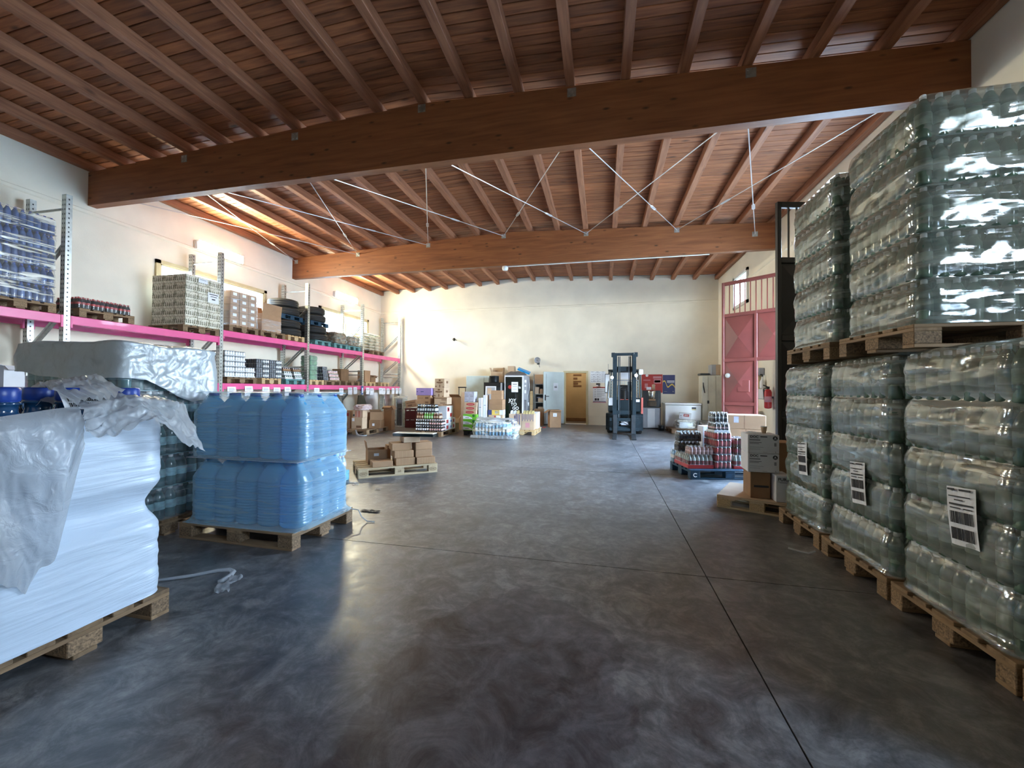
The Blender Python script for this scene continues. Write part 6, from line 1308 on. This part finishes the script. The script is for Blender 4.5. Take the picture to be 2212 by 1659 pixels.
q = el(.88, .2); lp = thing('light_panel', 'long flat framed light panel balanced on the kraft boxes', 'panel', (q[0], q[1], .576), rad(4)); part('panel_tray', MB().box(-.34, -.10, 0, .34, .10, .045, 0, .006), M['black_gloss'], lp); part('panel_rim', MB().box(-.34, -.10, .045, .34, -.088, .052).box(-.34, .088, .045, .34, .10, .052).box(-.34, -.088, .045, -.31, .088, .052).box(.31, -.088, .045, .34, .088, .052), M['ink_white'], lp); part('panel_diffuser', MB().box(-.30, -.085, .045, .30, .085, .049), pm('cream_diffuser', (.72, .68, .52), .4, var=.08, scale=20), lp)
for (u, v, w_, lab) in ((752, 1043, .30, 'long torn film scrap on the floor before the pale pallet'), (768, 1048, .10, 'small white scrap on the floor before the pale pallet'), (816, 1058, .08, 'curled white scrap on the open floor'), (800, 1105, .22, 'dark twisted strap on the floor beside the jug pallet')):
    p = onz(u, v); o = thing('litter_scrap', lab, 'litter', (p.x, p.y, 0)); part('scrap', MB().grid(lambda a, b: ((a-.5)*w_, (b-.5)*w_*.25, .008+.02*abs(noise.noise(Vector((a*7, b*5, u))))), 10, 5), M['ink'] if 'dark' in lab else M['film_grey'], o, True)
# ================================================================== BLUE PALLET OF SOFT DRINKS
B0 = Vector((1.307, 6.558)); bea = rad(12.6); bx_ = Vector((cos(bea), sin(bea))); by_ = Vector((-sin(bea), cos(bea)))
def bl2(x, y): q = B0+bx_*x+by_*y; return q.x, q.y
q = bl2(.6, .4); bpal = PALB((q[0], q[1], 0), bea, 'blue painted pallet under the soft drinks')
for dx in (-.528, .528): o = part('painted_mark', MB().tube([(dx+.03*cos(a*pi/8), -.402, .066+.025*sin(a*pi/8)) for a in range(2, 15)], .006, 5), M['ink_white'], bpal)
M['clear_b'] = pm('clear_bottle', (.42, .48, .46), .1, var=.25, spec=.9, rnd=.2); M['red_drink'] = pm('red_drink_bottle', (.28, .03, .035), .12, var=.35, spec=.9, rnd=.15); M['rose_b'] = pm('rose_bottle', (.48, .28, .25), .12, var=.3, spec=.9)
B1 = bottle('bottle', .031, .21, 'pet', [M['clear_b'], M['red_drink'], M['cap_white']], 10); B2 = bottle('bottle', .031, .108, 'can', [M['red_drink'], M['cola_label'], M['silver']], 10); B3 = bottle('bottle', .028, .145, 'cola', [M['cola'], M['pink_label'], M['cap_white']], 10); B4 = bottle('bottle', .03, .125, 'pet', [M['rose_b'], M['pink_label'], M['cap_white']], 10); B5 = bottle('bottle', .03, .125, 'can', [M['brown_pet'], M['red_drink'], M['brown_pet']], 10)
def bpk(nx, ny, p, me, h, filmm='film_pack', tray=None): return pack('p', 'soft drink packs on the blue pallet', nx, ny, p, me, h, filmm, tray, True)
def bput(P, x, y, z, lab, rz=0.0, rot=None): q = bl2(x, y); return P((q[0], q[1], z), bea+rz, lab, rot=rot)
P1 = bpk(6, 4, .065, B1, .21, 'film_pack', ('cola_label', .28)); P1b = bpk(4, 5, .065, B1, .21, 'film_pack', ('cola_label', .22))
bput(P1, .205, .235, .145, 'clear bottle pack in a red tray at the front corner of the blue pallet'); bput(P1, .205, .505, .145, 'clear bottle pack in a red tray behind the front one on the blue pallet')
P2 = bpk(4, 6, .064, B2, .108, 'film_pack')
for k, nm in enumerate(('bottom', 'second', 'third', 'fourth', 'fifth')): bput(P2, .545, .28+.0*k, .145+k*.112, '%s red can pack of the red column on the blue pallet' % nm, .04*(k % 2))
P3 = bpk(4, 4, .062, B3, .145, 'film_pack', ('white_card', .2)); bput(P3, .56, .28, .145+5*.112, 'silvery bottle pack on the red column'); P6 = bpk(4, 3, .060, bottle('bottle', .028, .155, 'cola', [M['cola'], M['silver'], M['cap_white']], 10), .155); bput(P6, .57, .30, .145+5*.112+.15, 'dark bottle six-pack crowning the red column')
bput(P1b, .84, .26, .145, 'clear bottle pack at the boxes end of the blue pallet'); P5 = bpk(4, 6, .062, B5, .125, 'film_pack')
for k in range(2): bput(P5, .84, .27, .36+k*.129, '%s amber bottle pack at the boxes end of the blue pallet' % ('lower', 'upper')[k])
P4 = bpk(6, 3, .062, B4, .125, 'film_pack'); bput(P4, .22, .20, .36, 'rose bottle pack on the front red-tray pack')
PL_ = bpk(6, 3, .062, bottle('bottle', .029, .16, 'pet', [M['cola'], M['can_dark'], M['cap_white']], 10), .16, 'film_pack'); bput(PL_, .17, .52, .36, 'lower black bottle pack with white film at the back of the blue pallet'); bput(PL_, .17, .48, .525, 'upper black bottle pack with white film at the back of the blue pallet')
carton('white open tray behind the red column', (bl2(.60, .62)[0], bl2(.60, .62)[1], .145), (.34, .2, .62), bea, 'white_card', False)
bbx = thing('water_pack', 'small pack of blue bottles overhanging the back of the blue pallet', 'water', (bl2(.14, .725)[0], bl2(.14, .725)[1], .146), bea)
for i in range(4):
    for j in range(2): link('bottle', BOT_C, bbx, ((i-1.5)*.071, (j-.5)*.07, .002))
link('film', wrap_mesh('film', .30, .15, 0, .215, lambda j, i=0: -.01*j, M['film_light'], 40, 10, .02, .004, 6), bbx)
carton('big brown carton with folded top flaps behind the blue pallet', (2.52, 8.02, 0), (.56, .5, .68), rad(-8), 'kraft', False, [('-y', ((.43, 0, .445, 1, 'ink_brown'),))]); carton('wide brown carton stacked on the big one behind the blue pallet', (2.50, 8.02, .682), (.58, .5, .24), rad(-8), 'kraft', True, [('-y', ((.15, .45, .28, .9, 'lilac_card'), (.43, 0, .44, 1, 'ink_brown')))])
# ================================================================== WOODEN PALLET WITH WHITE CARTONS, right
wa = rad(-25); w0 = Vector((1.30, 5.10)); wx = Vector((cos(wa), sin(wa))); wy = Vector((-sin(wa), cos(wa)))
q = w0+wx*.4+wy*.6; PALR8 = pallet_maker(.8, 1.2, .144, M['pal_new'], M['pal_new_y'], M['chip_new'])
PALS = pallet_maker(.8, .8, .144, M['pal_pale'], M['pal_pale_y'], M['chip_new']); q = w0+wx*.4+wy*.4; PALS((q.x, q.y, 0), wa, 'pale square-ended pallet under the white lettered cartons')
cs_ = thing('slip_card', 'pale cardboard sheet with a folded corner on the pale pallet', 'sheet', (q.x, q.y, .1455), wa); part('card_sheet', MB().box(-.39, -.403, 0, .39, .39, .003), M['kraft_pale'], cs_); part('card_corner', MB().add([(-.39, -.403, .002), (-.12, -.403, .002), (-.24, -.412, -.05)], [(0, 1, 2)]), M['kraft_pale'], cs_)
zb_ = .1495
carton('plain brown carton under the white lettered ones', (1.735, 5.16, zb_), (.20, .30, .29), rad(-4), 'kraft_dark', False, [('-y', ((.18, .42, .92, .5, 'ink'),))])
wc1 = carton('white carton with dark print beside the brown one', (1.922, 5.03, zb_), (.155, .3, .285), rad(-4), 'white_card', False, [('-y', ((.1, .76, 1, .78, 'ink_grey'), (.25, .72, .9, .74, 'ink_grey')))]); text('FUR.MA', .045, M['ink'], wc1, (.02, -.1515, .245), bold=.001)
o = carton('brown carton behind the white lettered pair', (2.08, 5.42, zb_), (.2, .3, .60), rad(-4), 'kraft', False)
zd = zb_+.292
for k in range(2):
    c = carton('%s white carton lettered DOC, on the brown one' % ('lower', 'upper')[k], (1.76, 5.14, zd+k*.212), (.31, .30, .210), rad(-4), 'white_card', False, [('-y', ((.40, .86, .62, .91, 'ink'), (.06, .68, .40, .74, 'ink_grey'), (.06, .56, .44, .60, 'ink_grey'), (.06, .50, .36, .53, 'ink_grey'), (.06, .32, .5, .335, 'ink_grey'), (.06, .22, .4, .235, 'ink_grey'), (.84, .40, .91, .58, 'ink_grey'), (.48, .06, .62, .075, 'ink_grey')))])
    part('round_mark', MB().at((.115, -.1502, .172), 0, rad(90)).lathe([(.024, 0), (.024, .0012)], 18), M['ink'], c); part('round_mark', MB().box(.100, -.1522, .16, .13, -.1515, .164).box(.107, -.1522, .172, .123, -.1515, .182), M['paper'], c); text('DOC', .036, M['ink'], c, (-.09, -.1515, .184), bold=.0012); text('L', .022, M['ink'], c, (.12, -.1515, .02))
cu_ = thing('paper_cup', 'beige paper cup standing on the upper DOC carton', 'cup', (1.80, 5.12, zd+.426)); part('cup_body', MB().lathe([(.022, 0), (.032, .075), (.034, .078), (.030, .075), (.020, .004), (.001, .004)], 18), M['kraft_pale'], cu_, True); part('cup_rim', MB().lathe([(.032, .074), (.035, .076), (.035, .080), (.031, .079)], 18), M['paper'], cu_, True)
cl_ = thing('crumpled_wrapper', 'small shiny crumpled wrapper beside the paper cup', 'litter', (1.66, 5.10, zd+.426)); part('wrapper', MB().grid(lambda a, b: ((a-.5)*.10, (b-.5)*.06, .006+.025*abs(noise.noise(Vector((a*6, b*6, 2))))), 10, 8), M['paper'], cl_)
# ================================================================== THINGS ON THE RIGHT WALL, seen past the gate's open wicket
bxw = thing('junction_box', 'grey electrical box on the wall seen through the gate gap', 'box', (XR, 11.72, 1.76)); part('box_body', MB().box(-.14, -.2, 0, 0, .2, .19, 0, .012), M['grey_enamel'], bxw); part('box_lid', MB().box(-.15, -.18, .02, -.141, .18, .17, 0, .004), M['pale_blue'], bxw)
pp_ = thing('cable_duct', 'tan cable duct below the grey electrical box', 'duct', (XR, 11.78, 1.36)); part('duct_body', MB().box(-.08, -.09, 0, 0, .09, .40, 0, .006), M['frame_tan'], pp_); part('duct_seam', MB().box(-.083, -.005, 0, -.08, .005, .4), M['ink_brown'], pp_)
dp = thing('soap_dispenser', 'white dispenser with a black pump bottle above it', 'dispenser', (XR, 11.48, 1.14)); part('dispenser_body', MB().box(-.13, -.17, 0, 0, .17, .27, 0, .02), M['white_enamel'], dp); part('bottle', MB().lathe([(.05, .28), (.06, .30), (.06, .45), (.025, .52), (.025, .58)], 14, c=(-.08, -.03, 0)), M['ink_white'], dp, True); part('pump', MB().tube([(-.08, -.03, .58), (-.08, -.03, .63), (-.13, -.03, .63)], .018), M['black'], dp); part('side_block', MB().box(-.10, -.26, .06, 0, -.18, .24, 0, .01), M['black'], dp)
ex_ = thing('fire_extinguisher', 'red fire extinguisher hanging on the wall behind the gate gap', 'extinguisher', (XR-.12, 10.98, .92)); part('cylinder', MB().lathe([(.02, 0), (.07, .01), (.08, .04), (.08, .40), (.06, .46), (.025, .48)], 18), M['cap_red'], ex_, True); part('label', MB().lathe([(.081, .16), (.081, .3)], 18), M['ink_pink'], ex_, True); part('valve', MB().box(-.03, -.03, .48, .03, .03, .54, 0, .006).tube([(0, 0, .53), (-.09, .05, .58)], .012), M['black'], ex_); part('hose', MB().tube([(0, .03, .52), (-.06, .12, .48), (-.04, .13, .3), (-.02, .09, .15)], .012, 6), M['black'], ex_, True); part('wall_bracket', MB().box(.07, -.02, .25, .12, .02, .3), M['dark_steel'], ex_)
rb = thing('red_bin', 'dark red bin on the floor behind the gate gap', 'bin', (XR-.32, 11.75, 0)); part('bin_body', MB().lathe([(.02, 0), (.17, 0), (.21, .80), (.19, .80), (.02, .03)], 18), M['crate_red'], rb, True); part('bin_liner', MB().lathe([(.205, .74), (.22, .78), (.225, .84), (.19, .86)], 18), M['ink_white'], rb, True)
# ================================================================== LEFT EDGE: white cartons on the rack, trailing film on the floor
LZ = 1.302
carton('white carton with a blue diamond emblem at the left rack bay', (RX1-.25, 3.72, LZ), (.40, .52, .30), 0, 'white_card', False, [('+x', ((.1, .75, .7, .8, 'ink_grey'), (.1, .62, .5, .66, 'ink_grey')))])
dm = bpy.data.objects['carton_body']  # emblem: a blue diamond
c = [o for o in bpy.data.objects if o.get('label') == 'white carton with a blue diamond emblem at the left rack bay'][0]
part('emblem', MB().add([(.2015, .06, .10), (.2015, .15, .045), (.2015, .24, .10), (.2015, .15, .155)], [(0, 1, 2, 3)]), M['ink_blue'], c)
carton('white open carton with splayed flaps, on the diamond one', (RX1-.27, 3.70, LZ+.302), (.40, .50, .18), 0, 'white_card', False, (), (rad(140), None, None, rad(135))); carton('white narrow carton with curled flaps next to the diamond one', (RX1-.24, 4.16, LZ), (.34, .22, .34), 0, 'white_card', False, (), (rad(160), rad(195), rad(200), rad(215)))
carton('large grey-white carton behind the splayed one, rack bay', (RX0+.24, 3.45, LZ), (.3, .55, .95), 0, 'white_card', False); carton('olive carton low beside the narrow white one', (RX1-.24, 4.45, LZ), (.34, .26, .2), 0, 'lilac_card', False)
tf = thing('film_ribbon', 'long curling ribbon of clear film trailing on the dark floor', 'film', (0, 0, 0)); pts = [(-3.05, 2.15), (-2.93, 2.22), (-2.82, 2.30), (-2.73, 2.40), (-2.66, 2.43), (-2.60, 2.41), (-2.565, 2.35), (-2.555, 2.28), (-2.57, 2.26)]
part('ribbon', MB().tube([(x, y, .014) for x, y in pts], [.008, .01, .011, .012, .014, .016, .018, .016, .01], 6), M['film_grey'], tf, True); part('ribbon_end', MB().grid(lambda a, b: (-2.53+.07*(a-.5)+.10*b+.02*sin(b*8), 2.36-.22*b+.05*(a-.5), .012+.03*abs(noise.noise(Vector((a*5, b*7, 4))))), 8, 14), M['film_grey'], tf, True)
st_ = thing('film_strap', 'thin strand of film on the floor at the foot of the green bottle row', 'strap', (0, 0, 0)); part('strand', MB().tube([(1.74, 3.86, .012), (1.66, 3.80, .01), (1.60, 3.84, .01), (1.55, 3.88, .012)], .008, 5), M['film_grey'], st_)
# ================================================================== turn lettering into plain meshes
dg = bpy.context.evaluated_depsgraph_get(); fonts = [o for o in bpy.data.objects if o.type == 'FONT']
for o in fonts:
    me = bpy.data.meshes.new_from_object(o.evaluated_get(dg)); n = bpy.data.objects.new('lettering', me); COL.objects.link(n)
    n.parent = o.parent; n.location = o.location; n.rotation_euler = o.rotation_euler
    bpy.data.objects.remove(o)
